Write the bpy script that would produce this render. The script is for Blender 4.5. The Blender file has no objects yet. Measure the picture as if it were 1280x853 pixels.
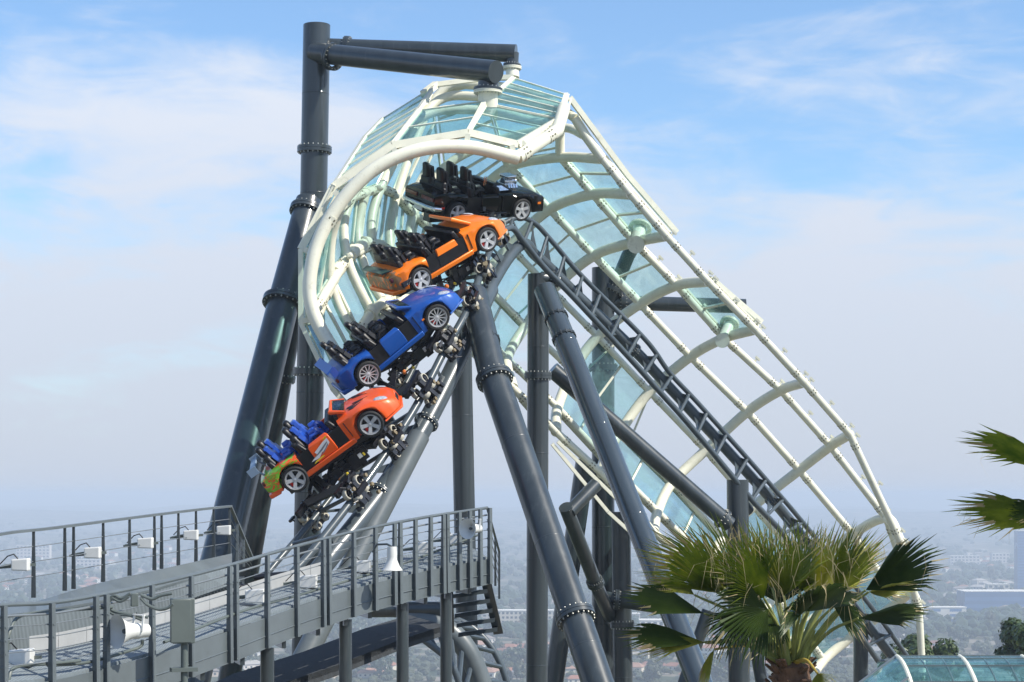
import bpy, bmesh, math, random
from mathutils import Vector, Matrix, noise
random.seed(7)
R = math.radians
C = bpy.context.scene.collection
sc = bpy.context.scene

# ------------------------------------------------------------------ camera, sky, sun
F = 1280 * 70 / 36.0
HOR = 620.0
cd = bpy.data.cameras.new("camera"); cam = bpy.data.objects.new("camera", cd); C.objects.link(cam)
cd.lens = 70; cd.sensor_width = 36; cd.clip_start = 0.5; cd.clip_end = 40000
cd.shift_y = (HOR - 426.5) / 1280.0
cam.location = (0, 0, 0); cam.rotation_euler = (R(90), 0, 0)
sc.camera = cam
SUN_EL, SUN_AZ = 46.0, -22.0            # azimuth measured from +X towards +Y
sd = Vector((math.cos(R(SUN_EL)) * math.cos(R(SUN_AZ)), math.cos(R(SUN_EL)) * math.sin(R(SUN_AZ)), math.sin(R(SUN_EL))))
w = bpy.data.worlds.new("World"); sc.world = w; w.use_nodes = True
nt = w.node_tree; nt.nodes.clear()
def N(t, typ, **kw):
    n = t.nodes.new(typ)
    for k, v in kw.items():
        if k.startswith('i_'):
            n.inputs[k[2:].replace('_', ' ')].default_value = v
        else: setattr(n, k, v)
    return n
L = nt.links.new
sky = N(nt, 'ShaderNodeTexSky', sky_type='NISHITA', sun_disc=False)
sky.sun_elevation = R(SUN_EL); sky.sun_rotation = R(90 - SUN_AZ)
sky.air_density = 1.0; sky.dust_density = 0.6; sky.ozone_density = 2.0; sky.altitude = 150
tc = N(nt, 'ShaderNodeTexCoord')
mp = N(nt, 'ShaderNodeMapping'); mp.inputs['Scale'].default_value = (5.5, 5.5, 19); mp.inputs['Location'].default_value = (2.35, 0.4, 1.1)
mp.inputs['Rotation'].default_value = (0, R(10), 0)
L(tc.outputs['Generated'], mp.inputs['Vector'])
n1 = N(nt, 'ShaderNodeTexNoise'); n1.inputs['Scale'].default_value = 1.0; n1.inputs['Detail'].default_value = 9; n1.inputs['Roughness'].default_value = 0.52; n1.inputs['Distortion'].default_value = 0.5
L(mp.outputs[0], n1.inputs['Vector'])
n2 = N(nt, 'ShaderNodeTexNoise'); n2.inputs['Scale'].default_value = 2.6; n2.inputs['Detail'].default_value = 8; n2.inputs['Roughness'].default_value = 0.6; n2.inputs['Distortion'].default_value = 0.9
L(mp.outputs[0], n2.inputs['Vector'])
sp = N(nt, 'ShaderNodeSeparateXYZ'); L(tc.outputs['Generated'], sp.inputs[0])
veil = N(nt, 'ShaderNodeMapRange'); veil.inputs['From Min'].default_value = 0.0; veil.inputs['From Max'].default_value = 0.24
veil.inputs['To Min'].default_value = 0.52; veil.inputs['To Max'].default_value = -0.06
L(sp.outputs['Z'], veil.inputs['Value'])
def math_(t, op, a, b=None, clamp=False):
    m = N(t, 'ShaderNodeMath', operation=op); m.use_clamp = clamp
    for i, x in enumerate((a, b)):
        if x is None: continue
        if isinstance(x, (int, float)): m.inputs[i].default_value = x
        else: t.links.new(x, m.inputs[i])
    return m.outputs[0]
s = math_(nt, 'ADD', math_(nt, 'MULTIPLY', n1.outputs['Fac'], 1.1), math_(nt, 'MULTIPLY', n2.outputs['Fac'], 0.42))
s = math_(nt, 'ADD', s, veil.outputs[0])
cl = N(nt, 'ShaderNodeMapRange', interpolation_type='SMOOTHSTEP'); cl.inputs['From Min'].default_value = 0.68; cl.inputs['From Max'].default_value = 1.06
cl.inputs['To Min'].default_value = 0.06; cl.inputs['To Max'].default_value = 0.93
L(s, cl.inputs['Value'])
skm = N(nt, 'ShaderNodeVectorMath', operation='MULTIPLY'); L(sky.outputs[0], skm.inputs[0]); skm.inputs[1].default_value = (0.108, 0.134, 0.155)
cr = N(nt, 'ShaderNodeMapRange'); cr.inputs['From Min'].default_value = 0.0; cr.inputs['From Max'].default_value = 0.2; L(sp.outputs['Z'], cr.inputs['Value'])
cc = N(nt, 'ShaderNodeMix', data_type='RGBA'); cc.inputs['A'].default_value = (0.475, 0.515, 0.61, 1); cc.inputs['B'].default_value = (0.66, 0.70, 0.78, 1)
L(cr.outputs[0], cc.inputs['Factor'])
mx = N(nt, 'ShaderNodeMix', data_type='RGBA'); L(cl.outputs[0], mx.inputs['Factor']); L(skm.outputs[0], mx.inputs['A']); L(cc.outputs['Result'], mx.inputs['B'])
bg = N(nt, 'ShaderNodeBackground'); bg.inputs['Strength'].default_value = 1.0; L(mx.outputs['Result'], bg.inputs['Color'])
wo = N(nt, 'ShaderNodeOutputWorld'); L(bg.outputs[0], wo.inputs['Surface'])
sl = bpy.data.lights.new("sun", 'SUN'); sl.energy = 5.0; sl.angle = R(0.5); sl.color = (1.0, 0.935, 0.83)
so = bpy.data.objects.new("sun", sl); C.objects.link(so); so.location = sd * 60
so.rotation_euler = sd.to_track_quat('Z', 'Y').to_euler()
sc.view_settings.view_transform = 'Standard'; sc.view_settings.look = 'None'; sc.view_settings.exposure = 0.3; sc.view_settings.gamma = 1
sc.cycles.max_bounces = 7; sc.cycles.transparent_max_bounces = 24; sc.cycles.volume_bounces = 0
sc.cycles.use_denoising = True

def P(px, py, D): return Vector(((px - 640) * D / F, D, (HOR - py) * D / F))
HILL = -9.0; CITY = -130.0

# ------------------------------------------------------------------ materials
def mat(name, col, rough=0.5, metal=0.0, coat=0.0, var=0.0, vscale=3.0, bump=0.0, bscale=40, spec=0.5, stretch=(1, 1, 1), dirt=None, dirt_amt=0.5, coord='Object'):
    m = bpy.data.materials.new(name); m.use_nodes = True; t = m.node_tree; b = t.nodes['Principled BSDF']
    b.inputs['Base Color'].default_value = (*col, 1); b.inputs['Roughness'].default_value = rough; b.inputs['Metallic'].default_value = metal
    b.inputs['Coat Weight'].default_value = coat; b.inputs['Coat Roughness'].default_value = 0.06; b.inputs['Specular IOR Level'].default_value = spec
    tcn = N(t, 'ShaderNodeTexCoord'); mpn = N(t, 'ShaderNodeMapping'); mpn.inputs['Scale'].default_value = stretch
    t.links.new(tcn.outputs[coord], mpn.inputs[0])
    if var:
        n = N(t, 'ShaderNodeTexNoise'); n.inputs['Scale'].default_value = vscale; n.inputs['Detail'].default_value = 6
        n.inputs['Roughness'].default_value = 0.62
        t.links.new(mpn.outputs[0], n.inputs['Vector'])
        mr = N(t, 'ShaderNodeMapRange'); mr.inputs['From Min'].default_value = 0.3; mr.inputs['From Max'].default_value = 0.7
        t.links.new(n.outputs['Fac'], mr.inputs['Value'])
        mi = N(t, 'ShaderNodeMix', data_type='RGBA')
        mi.inputs['A'].default_value = tuple(c * (1 - var) for c in col) + (1,)
        mi.inputs['B'].default_value = tuple(min(1, c * (1 + var)) for c in col) + (1,)
        t.links.new(mr.outputs[0], mi.inputs['Factor']); out = mi.outputs['Result']
        if dirt:
            n3 = N(t, 'ShaderNodeTexNoise'); n3.inputs['Scale'].default_value = vscale * 2.7; n3.inputs['Detail'].default_value = 9; n3.inputs['Roughness'].default_value = 0.7
            t.links.new(mpn.outputs[0], n3.inputs['Vector'])
            m3 = N(t, 'ShaderNodeMapRange'); m3.inputs['From Min'].default_value = 0.56; m3.inputs['From Max'].default_value = 0.72; m3.inputs['To Max'].default_value = dirt_amt
            t.links.new(n3.outputs['Fac'], m3.inputs['Value'])
            m4 = N(t, 'ShaderNodeMix', data_type='RGBA'); t.links.new(m3.outputs[0], m4.inputs['Factor']); t.links.new(out, m4.inputs['A']); m4.inputs['B'].default_value = (*dirt, 1)
            out = m4.outputs['Result']
        t.links.new(out, b.inputs['Base Color'])
        rr = N(t, 'ShaderNodeMapRange'); rr.inputs['To Min'].default_value = max(0.03, rough - 0.1); rr.inputs['To Max'].default_value = rough + 0.12
        t.links.new(n.outputs['Fac'], rr.inputs['Value']); t.links.new(rr.outputs[0], b.inputs['Roughness'])
    if bump:
        n = N(t, 'ShaderNodeTexNoise'); n.inputs['Scale'].default_value = bscale; n.inputs['Detail'].default_value = 4
        t.links.new(mpn.outputs[0], n.inputs['Vector'])
        bp = N(t, 'ShaderNodeBump'); bp.inputs['Strength'].default_value = bump; bp.inputs['Distance'].default_value = 0.02
        t.links.new(n.outputs['Fac'], bp.inputs['Height']); t.links.new(bp.outputs[0], b.inputs['Normal'])
    return m
M = {}
M['steel'] = mat('slate_steel_paint', (0.034, 0.044, 0.049), 0.32, 0, 0.4, 0.26, 1.3, 0.0, dirt=(0.11, 0.12, 0.115), dirt_amt=0.45, stretch=(1.6, 1.6, 0.14))
M['steel2'] = mat('pale_slate_paint', (0.105, 0.124, 0.130), 0.38, 0, 0.1, 0.12, 2.0, dirt=(0.09, 0.1, 0.1), dirt_amt=0.5)
M['gloss'] = mat('new_gloss_paint', (0.045, 0.06, 0.07), 0.16, 0, 0.9, 0.10, 0.9, stretch=(1, 1, .3))
M['darkdeck'] = mat('dark_shaded_grating', (0.035, 0.04, 0.045), 0.85, 0, 0, 0.3, 6, bump=.6, bscale=30)  # dark grating, with the shade beneath the walkway put into its colour
M['cable'] = mat('wire_rope', (0.20, 0.22, 0.23), 0.4, 0.3)
M['track'] = mat('track_paint', (0.062, 0.08, 0.092), 0.33, 0, 0.25, 0.12, 1.5, dirt=(0.03, 0.03, 0.03), dirt_amt=0.5)
M['deck'] = mat('deck_grating', (0.22, 0.26, 0.28), 0.6, 0, 0, 0.12, 3.0, dirt=(0.14, 0.16, 0.17), dirt_amt=0.5)
M['white'] = mat('cream_white_paint', (0.74, 0.73, 0.59), 0.38, 0, 0.15, 0.06, 1.8, dirt=(0.36, 0.33, 0.22), dirt_amt=0.45)
M['clamp'] = mat('clamp_grime', (0.16, 0.15, 0.10), 0.7, 0, 0, 0.3, 12)
M['bolt'] = mat('zinc_bolt', (0.42, 0.42, 0.38), 0.45, 0.4)
M['black'] = mat('black_vinyl', (0.007, 0.007, 0.009), 0.42, 0, 0.0, 0.25, 6, spec=0.4)
M['blackm'] = mat('black_frame', (0.009, 0.009, 0.012), 0.32, 0.0, 0.1, 0.3, 8)
M['rubber'] = mat('rubber', (0.014, 0.014, 0.014), 0.75, 0, 0, 0.2, 20)
M['chrome'] = mat('chrome', (0.75, 0.76, 0.78), 0.16, 1.0, 0, 0.08, 8)
M['rim'] = mat('alloy_rim', (0.66, 0.67, 0.69), 0.3, 0.45, 0, 0.06, 8)
M['whitep'] = mat('white_lamp_housing', (0.66, 0.66, 0.63), 0.45, 0, 0, 0.04, 6, dirt=(0.5, 0.48, 0.4), dirt_amt=0.3)
M['boardp'] = mat('grubby_white_board', (0.36, 0.37, 0.37), 0.6, var=.08, vscale=2, dirt=(.3, .3, .28), dirt_amt=.4)
M['cream'] = mat('polyurethane_cream', (0.40, 0.38, 0.31), 0.5, 0, 0, 0.15, 20, dirt=(0.15, 0.13, 0.1), dirt_amt=0.7)
M['brass'] = mat('worn_brass', (0.28, 0.22, 0.13), 0.4, 0.6)
M['yellow'] = mat('yellow_tag', (0.75, 0.55, 0.03), 0.5)
M['red'] = mat('red_caliper', (0.55, 0.02, 0.015), 0.4)
M['redglass'] = mat('red_lens', (0.10, 0.004, 0.004), 0.2, 0, 0.3)
M['amber'] = mat('amber_lens', (0.8, 0.2, 0.02), 0.2, 0, 0.5)
M['lamp'] = mat('clear_lens', (0.62, 0.64, 0.66), 0.12, 0.5, 0.8, 0.35, 25)
M['blueseat'] = mat('blue_seat', (0.01, 0.07, 0.42), 0.33, 0, 0.4, 0.15, 6)
M['darkglass'] = mat('dark_glass', (0.02, 0.03, 0.04), 0.06, 0, 1.0)
M['greybox'] = mat('grey_green_box', (0.10, 0.12, 0.112), 0.45, 0, 0, 0.06, 4)
M['blackcar'] = mat('black_car_paint', (0.002, 0.002, 0.003), 0.12, 0, 0.0, 0.1, 3, spec=0.4)
M['paleseat'] = mat('pale_panel', (0.55, 0.60, 0.66), 0.4)

def carpaint(name, col, marks=()):
    """car paint with printed graphics; marks: (colour, scale, threshold, xmin, xmax, zmin, zmax)"""
    m = bpy.data.materials.new(name); m.use_nodes = True; t = m.node_tree; b = t.nodes['Principled BSDF']
    b.inputs['Roughness'].default_value = 0.38; b.inputs['Coat Weight'].default_value = 0.5; b.inputs['Coat Roughness'].default_value = 0.05
    b.inputs['Metallic'].default_value = 0.1
    tcn = N(t, 'ShaderNodeTexCoord'); s = N(t, 'ShaderNodeSeparateXYZ'); t.links.new(tcn.outputs['Object'], s.inputs[0])
    rgb = N(t, 'ShaderNodeRGB'); rgb.outputs[0].default_value = (*col, 1); out = rgb.outputs[0]
    for c, sc_, th, x0, x1, z0, z1, st in marks:
        mpn = N(t, 'ShaderNodeMapping'); mpn.inputs['Scale'].default_value = st; mpn.inputs['Rotation'].default_value = (0, R(12), 0)
        t.links.new(tcn.outputs['Object'], mpn.inputs[0])
        n = N(t, 'ShaderNodeTexNoise'); n.inputs['Scale'].default_value = sc_; n.inputs['Detail'].default_value = 3; n.inputs['Distortion'].default_value = 1.2
        t.links.new(mpn.outputs[0], n.inputs['Vector'])
        f = math_(t, 'GREATER_THAN', n.outputs['Fac'], th)
        for ax, lo, hi in (('X', x0, x1), ('Z', z0, z1)):
            f = math_(t, 'MULTIPLY', f, math_(t, 'MULTIPLY', math_(t, 'GREATER_THAN', s.outputs[ax], lo), math_(t, 'LESS_THAN', s.outputs[ax], hi)))
        mi = N(t, 'ShaderNodeMix', data_type='RGBA'); t.links.new(f, mi.inputs['Factor']); t.links.new(out, mi.inputs['A']); mi.inputs['B'].default_value = (*c, 1)
        out = mi.outputs['Result']
    t.links.new(out, b.inputs['Base Color'])
    return m

def glassmat(name, tint, refl=0.10, rough=0.03, hazy=0.12):
    m = bpy.data.materials.new(name); m.use_nodes = True; t = m.node_tree; t.nodes.clear()
    tr = N(t, 'ShaderNodeBsdfTransparent'); tr.inputs[0].default_value = (*tint, 1)
    gl = N(t, 'ShaderNodeBsdfGlossy'); gl.inputs['Roughness'].default_value = rough; gl.inputs[0].default_value = (0.9, 1, 1, 1)
    df = N(t, 'ShaderNodeBsdfDiffuse'); df.inputs[0].default_value = (0.35, 0.62, 0.62, 1)
    tcn = N(t, 'ShaderNodeTexCoord'); n = N(t, 'ShaderNodeTexNoise'); n.inputs['Scale'].default_value = 1.6; n.inputs['Detail'].default_value = 8; n.inputs['Distortion'].default_value = 2.5
    t.links.new(tcn.outputs['Object'], n.inputs['Vector'])
    mr = N(t, 'ShaderNodeMapRange'); mr.inputs['From Min'].default_value = 0.35; mr.inputs['From Max'].default_value = 0.7; mr.inputs['To Min'].default_value = hazy * 0.5; mr.inputs['To Max'].default_value = hazy * 2.0
    t.links.new(n.outputs['Fac'], mr.inputs['Value'])
    a = N(t, 'ShaderNodeMixShader'); t.links.new(mr.outputs[0], a.inputs[0]); t.links.new(tr.outputs[0], a.inputs[1]); t.links.new(df.outputs[0], a.inputs[2])
    lw = N(t, 'ShaderNodeLayerWeight'); lw.inputs['Blend'].default_value = 0.5
    fr = math_(t, 'ADD', math_(t, 'MULTIPLY', math_(t, 'POWER', lw.outputs['Facing'], 4.0), 0.45), 0.035, True)
    b = N(t, 'ShaderNodeMixShader'); t.links.new(fr, b.inputs[0]); t.links.new(a.outputs[0], b.inputs[1]); t.links.new(gl.outputs[0], b.inputs[2])
    o = N(t, 'ShaderNodeOutputMaterial'); t.links.new(b.outputs[0], o.inputs['Surface'])
    return m
M['glass'] = glassmat('teal_glass', (0.80, 0.925, 0.925), refl=.6, hazy=0.06)
M['shield'] = glassmat('windscreen_glass', (0.25, 0.30, 0.34), hazy=0.04)

# ------------------------------------------------------------------ builders
def origin_matrix(o):
    ms = Matrix.Identity(4); chain = []
    while o is not None: chain.append(o); o = o.parent
    for x in reversed(chain):
        ms = ms @ Matrix.LocRotScale(x.location, x.rotation_euler, x.scale)
    return ms
class MB:
    def __init__(s): s.v = []; s.f = []; s.mi = []; s.cur = 0
    def face(s, idx): s.f.append(tuple(idx)); s.mi.append(s.cur)
    def add(s, vs, fs):
        b = len(s.v); s.v += [Vector(v) for v in vs]
        for f in fs: s.face([b + i for i in f])
        return s
    def hexa(s, p):   # 8 corner points: bottom 4 (ccw) then top 4
        return s.add(p, [(0, 3, 2, 1), (4, 5, 6, 7), (0, 1, 5, 4), (1, 2, 6, 5), (2, 3, 7, 6), (3, 0, 4, 7)])
    def box(s, x0, x1, y0, y1, z0, z1):
        return s.hexa([(x0, y0, z0), (x1, y0, z0), (x1, y1, z0), (x0, y1, z0), (x0, y0, z1), (x1, y0, z1), (x1, y1, z1), (x0, y1, z1)])
    def obox(s, c, X, Y, Z, hx, hy, hz):
        X, Y, Z = X.normalized(), Y.normalized(), Z.normalized()
        return s.hexa([c + X * a * hx + Y * b * hy + Z * d * hz for d in (-1, 1) for a, b in ((-1, -1), (1, -1), (1, 1), (-1, 1))])
    def bar(s, a, b, w_, h_, up=Vector((0, 0, 1))):
        a, b = Vector(a), Vector(b); d = (b - a).normalized()
        sx = d.cross(up)
        if sx.length < 1e-4: sx = Vector((1, 0, 0))
        sx.normalize(); u = sx.cross(d).normalized()
        return s.hexa([q + sx * i * w_ / 2 + u * j * h_ / 2 for q in (a, b) for i, j in ((-1, -1), (1, -1), (1, 1), (-1, 1))])
    def tube(s, pts, r, n=12, cap=True):
        pts = [Vector(p) for p in pts]; m = len(pts)
        rs = r if isinstance(r, (list, tuple)) else [r] * m
        tg = []
        for i in range(m):
            a = pts[max(0, i - 1)]; b = pts[min(m - 1, i + 1)]
            d = (b - a)
            if d.length < 1e-9: d = Vector((0, 0, 1))
            tg.append(d.normalized())
        ref = Vector((0, 0, 1)) if abs(tg[0].z) < 0.9 else Vector((1, 0, 0))
        u = tg[0].cross(ref).normalized(); base = len(s.v)
        for i in range(m):
            t_ = tg[i]; u = (u - t_ * u.dot(t_)).normalized(); v_ = t_.cross(u)
            k = 1.0
            if 0 < i < m - 1:
                ca = (pts[i] - pts[i - 1]).normalized().dot(t_); k = 1.0 / max(0.6, ca)
            for j in range(n):
                a = 2 * math.pi * j / n
                s.v.append(pts[i] + (u * math.cos(a) + v_ * math.sin(a)) * rs[i] * k)
        for i in range(m - 1):
            for j in range(n):
                a = base + i * n + j; b = base + i * n + (j + 1) % n
                s.face((a, b, b + n, a + n))
        if cap:
            s.face([base + j for j in range(n)][::-1]); s.face([base + (m - 1) * n + j for j in range(n)])
        return s
    def lathe(s, c, axis, prof, n=24):    # prof: (offset along axis, radius)
        axis = axis.normalized(); ref = Vector((0, 0, 1)) if abs(axis.z) < 0.9 else Vector((1, 0, 0))
        u = axis.cross(ref).normalized(); v_ = axis.cross(u); base = len(s.v)
        for (o, r) in prof:
            for j in range(n):
                a = 2 * math.pi * j / n; s.v.append(c + axis * o + (u * math.cos(a) + v_ * math.sin(a)) * max(r, 1e-4))
        for i in range(len(prof) - 1):
            for j in range(n):
                a = base + i * n + j; b = base + i * n + (j + 1) % n
                s.face((a, b, b + n, a + n))
        return s
    def build(s, name, mats, parent=None, smooth=True, world=True, bevel=0.0):
        me = bpy.data.meshes.new(name); inv = None
        if parent is not None and world: inv = origin_matrix(parent).inverted()
        me.from_pydata([(inv @ v if inv else v) for v in s.v], [], s.f)
        if not isinstance(mats, (list, tuple)): mats = [mats]
        for m in mats: me.materials.append(m)
        for p, k in zip(me.polygons, s.mi): p.material_index = k; p.use_smooth = smooth
        bm = bmesh.new(); bm.from_mesh(me); bmesh.ops.recalc_face_normals(bm, faces=bm.faces)
        if smooth:
            for e in bm.edges:
                if len(e.link_faces) == 2 and e.calc_face_angle(0) > 0.62: e.smooth = False
        bm.to_mesh(me); bm.free()
        o = bpy.data.objects.new(name, me); C.objects.link(o)
        if parent is not None: o.parent = parent
        if bevel:
            md = o.modifiers.new('bevel', 'BEVEL'); md.width = bevel; md.segments = 2; md.limit_method = 'ANGLE'
        return o
def thing(name, label, cat, loc=(0, 0, 0), group=None, rot=None):
    o = bpy.data.objects.new(name, None); C.objects.link(o); o.location = loc; o.empty_display_size = 0.2
    if rot is not None: o.rotation_euler = rot
    o['label'] = label; o['category'] = cat
    if group: o['group'] = group
    return o
def tag(o, label, cat, group=None, kind=None):
    if label: o['label'] = label
    if cat: o['category'] = cat
    if group: o['group'] = group
    if kind: o['kind'] = kind
    return o
def catmull(pts, k=6):
    pts = [Vector(p) for p in pts]; out = []
    q = [pts[0] * 2 - pts[1]] + pts + [pts[-1] * 2 - pts[-2]]
    for i in range(1, len(q) - 2):
        p0, p1, p2, p3 = q[i - 1:i + 3]
        for j in range(k):
            t = j / k
            out.append(0.5 * ((2 * p1) + (p2 - p0) * t + (2 * p0 - 5 * p1 + 4 * p2 - p3) * t * t + (3 * p1 - p0 - 3 * p2 + p3) * t ** 3))
    out.append(pts[-1]); return out
def copy_tree(o, parent=None):
    c = o.copy(); C.objects.link(c)
    if parent is not None: c.parent = parent
    for ch in list(o.children): copy_tree(ch, c)
    return c
def flange(b, c, ax, r, t=0.09, over=1.28, nb=20):
    """bolted pipe flange; material slot 0 = body, slot 1 = bolts"""
    ax = ax.normalized(); b.cur = 0
    b.lathe(c, ax, [(-t, r * 0.98), (-t, r * over), (-0.008, r * over), (-0.008, r * over - .015), (0.008, r * over - .015), (0.008, r * over), (t, r * over), (t, r * 0.98)], 40)
    ref = Vector((0, 0, 1)) if abs(ax.z) < 0.9 else Vector((1, 0, 0)); u = ax.cross(ref).normalized(); v_ = ax.cross(u); b.cur = 1
    for k in range(nb):
        a = 2 * math.pi * k / nb; q = c + (u * math.cos(a) + v_ * math.sin(a)) * r * (1 + over) / 2 * 1.01
        b.tube([q - ax * (t + 0.045), q + ax * (t + 0.045)], r * 0.052, 6)
    b.cur = 0

# ------------------------------------------------------------------ terrain
def hz(x, y):
    t = min(1, max(0, (y - 75) / 260.0)); t = t * t * (3 - 2 * t)
    z = HILL + (CITY - HILL) * t
    if y > 900:
        z += 5 * noise.noise(Vector((x / 700, y / 900, 0))) * min(1, (y - 900) / 500)
    if y > 4500:
        k = min(1, (y - 4500) / 3500)
        z += k * (50 + 60 * noise.noise(Vector((x / 1600 + 3, y / 1500, 2))) + 30 * noise.noise(Vector((x / 500, y / 500, 5))))
    return z
def ground_mesh():
    ys = [-60, -20, 0, 20, 40, 60, 75, 90, 110, 140, 170, 200, 240, 290, 340, 420, 600, 800, 1000]
    y = 1000
    while y < 11500: y *= 1.035; ys.append(y)
    nx = 90; vs = []; fs = []
    for y in ys:
        hw = max(500, y * 0.5)
        for i in range(nx + 1):
            x = -hw + 2 * hw * i / nx; vs.append(Vector((x, y, hz(x, y))))
    for j in range(len(ys) - 1):
        for i in range(nx):
            a = j * (nx + 1) + i; fs.append((a, a + 1, a + nx + 2, a + nx + 1))
    b = MB(); b.add(vs, fs); return b
def ground_mat():
    m = bpy.data.materials.new('valley_ground'); m.use_nodes = True; t = m.node_tree; b = t.nodes['Principled BSDF']
    b.inputs['Roughness'].default_value = 0.95; b.inputs['Specular IOR Level'].default_value = 0.1
    tcn = N(t, 'ShaderNodeTexCoord')
    def ramp(scale, det, stops):
        n = N(t, 'ShaderNodeTexNoise'); n.inputs['Scale'].default_value = scale; n.inputs['Detail'].default_value = det; n.inputs['Roughness'].default_value = 0.7
        t.links.new(tcn.outputs['Object'], n.inputs['Vector'])
        r = N(t, 'ShaderNodeValToRGB'); r.color_ramp.elements[0].position = stops[0][0]; r.color_ramp.elements[0].color = (*stops[0][1], 1)
        r.color_ramp.elements[1].position = stops[-1][0]; r.color_ramp.elements[1].color = (*stops[-1][1], 1)
        for p_, c_ in stops[1:-1]:
            e = r.color_ramp.elements.new(p_); e.color = (*c_, 1)
        t.links.new(n.outputs['Fac'], r.inputs[0]); return r.outputs[0]
    a = ramp(0.006, 8, [(0.35, (0.035, 0.055, 0.03)), (0.5, (0.07, 0.085, 0.05)), (0.6, (0.13, 0.12, 0.085)), (0.7, (0.20, 0.18, 0.14))])
    v = N(t, 'ShaderNodeTexVoronoi'); v.inputs['Scale'].default_value = 0.045; t.links.new(tcn.outputs['Object'], v.inputs['Vector'])
    c = N(t, 'ShaderNodeSeparateColor'); t.links.new(v.outputs['Color'], c.inputs[0])
    f = math_(t, 'GREATER_THAN', c.outputs[0], 0.72)
    mi = N(t, 'ShaderNodeMix', data_type='RGBA'); t.links.new(math_(t, 'MULTIPLY', f, 0.6), mi.inputs['Factor']); t.links.new(a, mi.inputs['A']); mi.inputs['B'].default_value = (0.34, 0.29, 0.24, 1)
    t.links.new(mi.outputs['Result'], b.inputs['Base Color']); return m
g = ground_mesh().build('ground', ground_mat()); g['kind'] = 'structure'
# haze
hb = MB(); hb.box(-5200, 5200, -80, 11800, CITY - 12, 16.0)
hm = bpy.data.materials.new('valley_haze'); hm.use_nodes = True; t = hm.node_tree; t.nodes.clear()
pv = N(t, 'ShaderNodeVolumePrincipled'); pv.inputs['Color'].default_value = (0.76, 0.87, 0.99, 1); pv.inputs['Density'].default_value = 0.00031
ho = N(t, 'ShaderNodeOutputMaterial'); t.links.new(pv.outputs[0], ho.inputs['Volume'])
hazo = hb.build('haze', hm, smooth=False); hazo['kind'] = 'stuff'; hazo['label'] = 'pale smog lying over the whole valley'; hazo['category'] = 'haze'

# ------------------------------------------------------------------ support columns
def column(name, label, segs, flanges=(), base=True, extra=None, group='slate steel columns holding up the ride', n=40, matk='steel', cat='support column'):
    """segs: list of (points, radii)"""
    p0 = segs[0][0][-1]
    th = thing(name, label, cat, (p0.x, p0.y, HILL if base else p0.z), group)
    for pts, r in segs:
        MB().tube(pts, r, n).build('pipe', M[matk], th)
        if matk != 'steel2':
            for a_, c_, rr_ in zip(pts, pts[1:], (r if isinstance(r, list) else [r] * 9)):
                Ln = (c_ - a_).length; d_ = (c_ - a_).normalized(); o_ = 2.1
                if isinstance(r, list) and max(r) - min(r) > .03: continue
                while o_ < Ln - .5:
                    ws = MB(); ws.lathe(a_ + d_ * o_, d_, [(-.022, rr_ * .995), (-.01, rr_ * 1.012), (.01, rr_ * 1.012), (.022, rr_ * .995)], n); o_ += 3.05; ws.build('weld_seam', M[matk], th)
    for c, ax, r in flanges:
        b = MB(); flange(b, c, ax, r); b.build('flange', [M[matk], M['bolt']], th)
    if base:
        b = MB(); r = segs[0][1] if not isinstance(segs[0][1], list) else segs[0][1][-1]
        c = Vector((p0.x, p0.y, HILL)); b.lathe(c, Vector((0, 0, 1)), [(-0.3, 0.01), (-.3, r * 2), (0.12, r * 2), (0.12, r * 1.6), (0.35, r * 1.02)], 32)
        b.build('base_plate', M['steel2'], th)
    return th
def line(a, b, k): return a + (b - a) * k
def down_to(a, b):    # extend line a->b until z = HILL
    d = b - a; k = (HILL - a.z) / d.z; return a + d * k

# mast
mt, mbm = P(396, 32, 61), P(384, 690, 61)
mb2 = down_to(mt, mbm)
md_ = (mbm - mt).normalized()
def on(a, b, py):  # point on the line a->b seen at height py
    best = None
    for i in range(2001):
        q = a + (b - a) * (i / 1000.0); e = abs((HOR - q.z * F / q.y) - py)
        if best is None or e < best[0]: best = (e, q)
    return best[1]
mast = column('mast_column', 'tallest slate steel mast with two arms at its top reaching over the glass tunnel', [([mt, mb2], 0.415)],
              [(on(mt, mbm, 187), md_, 0.415), (on(mt, mbm, 465), md_, 0.42)])
cap = MB().lathe(mt, Vector((0, 0, 1)), [(0, .415), (.02, .40), (.03, 0)], 40).build('end_cap', M['steel'], mast)
def arm(par, a, b, r0, r1, fpt, stubr, sk0, sk1):
    d = (b - a).normalized()
    MB().tube([a, line(a, b, .45), b], [r0, (r0 + r1) / 2, r1], 36).build('arm', M['steel'], par)
    bb = MB(); flange(bb, fpt, d, r0, 0.08, 1.35, 18); bb.build('flange', [M['steel'], M['bolt']], par)
    # dark stub, flange joint, white socket
    MB().tube([sk0, sk1], stubr, 32).build('stub', M['steel'], par)
    bb = MB(); ax = (sk1 - sk0).normalized(); flange(bb, sk1, ax, stubr, 0.035, 1.42, 18); bb.build('flange', [M['steel'], M['bolt']], par)
s0, s1 = P(611, 88, 56.3), P(610, 112, 56.3)
arm(mast, P(393, 66, 60.8), P(620, 90, 55.9), 0.31, 0.315, P(416, 71, 60.3), 0.29, s0, s1)
t0, t1 = P(641, 66, 60.2), P(640, 82, 60.2)
arm(mast, P(398, 58, 61.3), P(645, 67, 60.2), 0.25, 0.27, P(434, 59, 61.2), 0.19, t0, t1)
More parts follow.
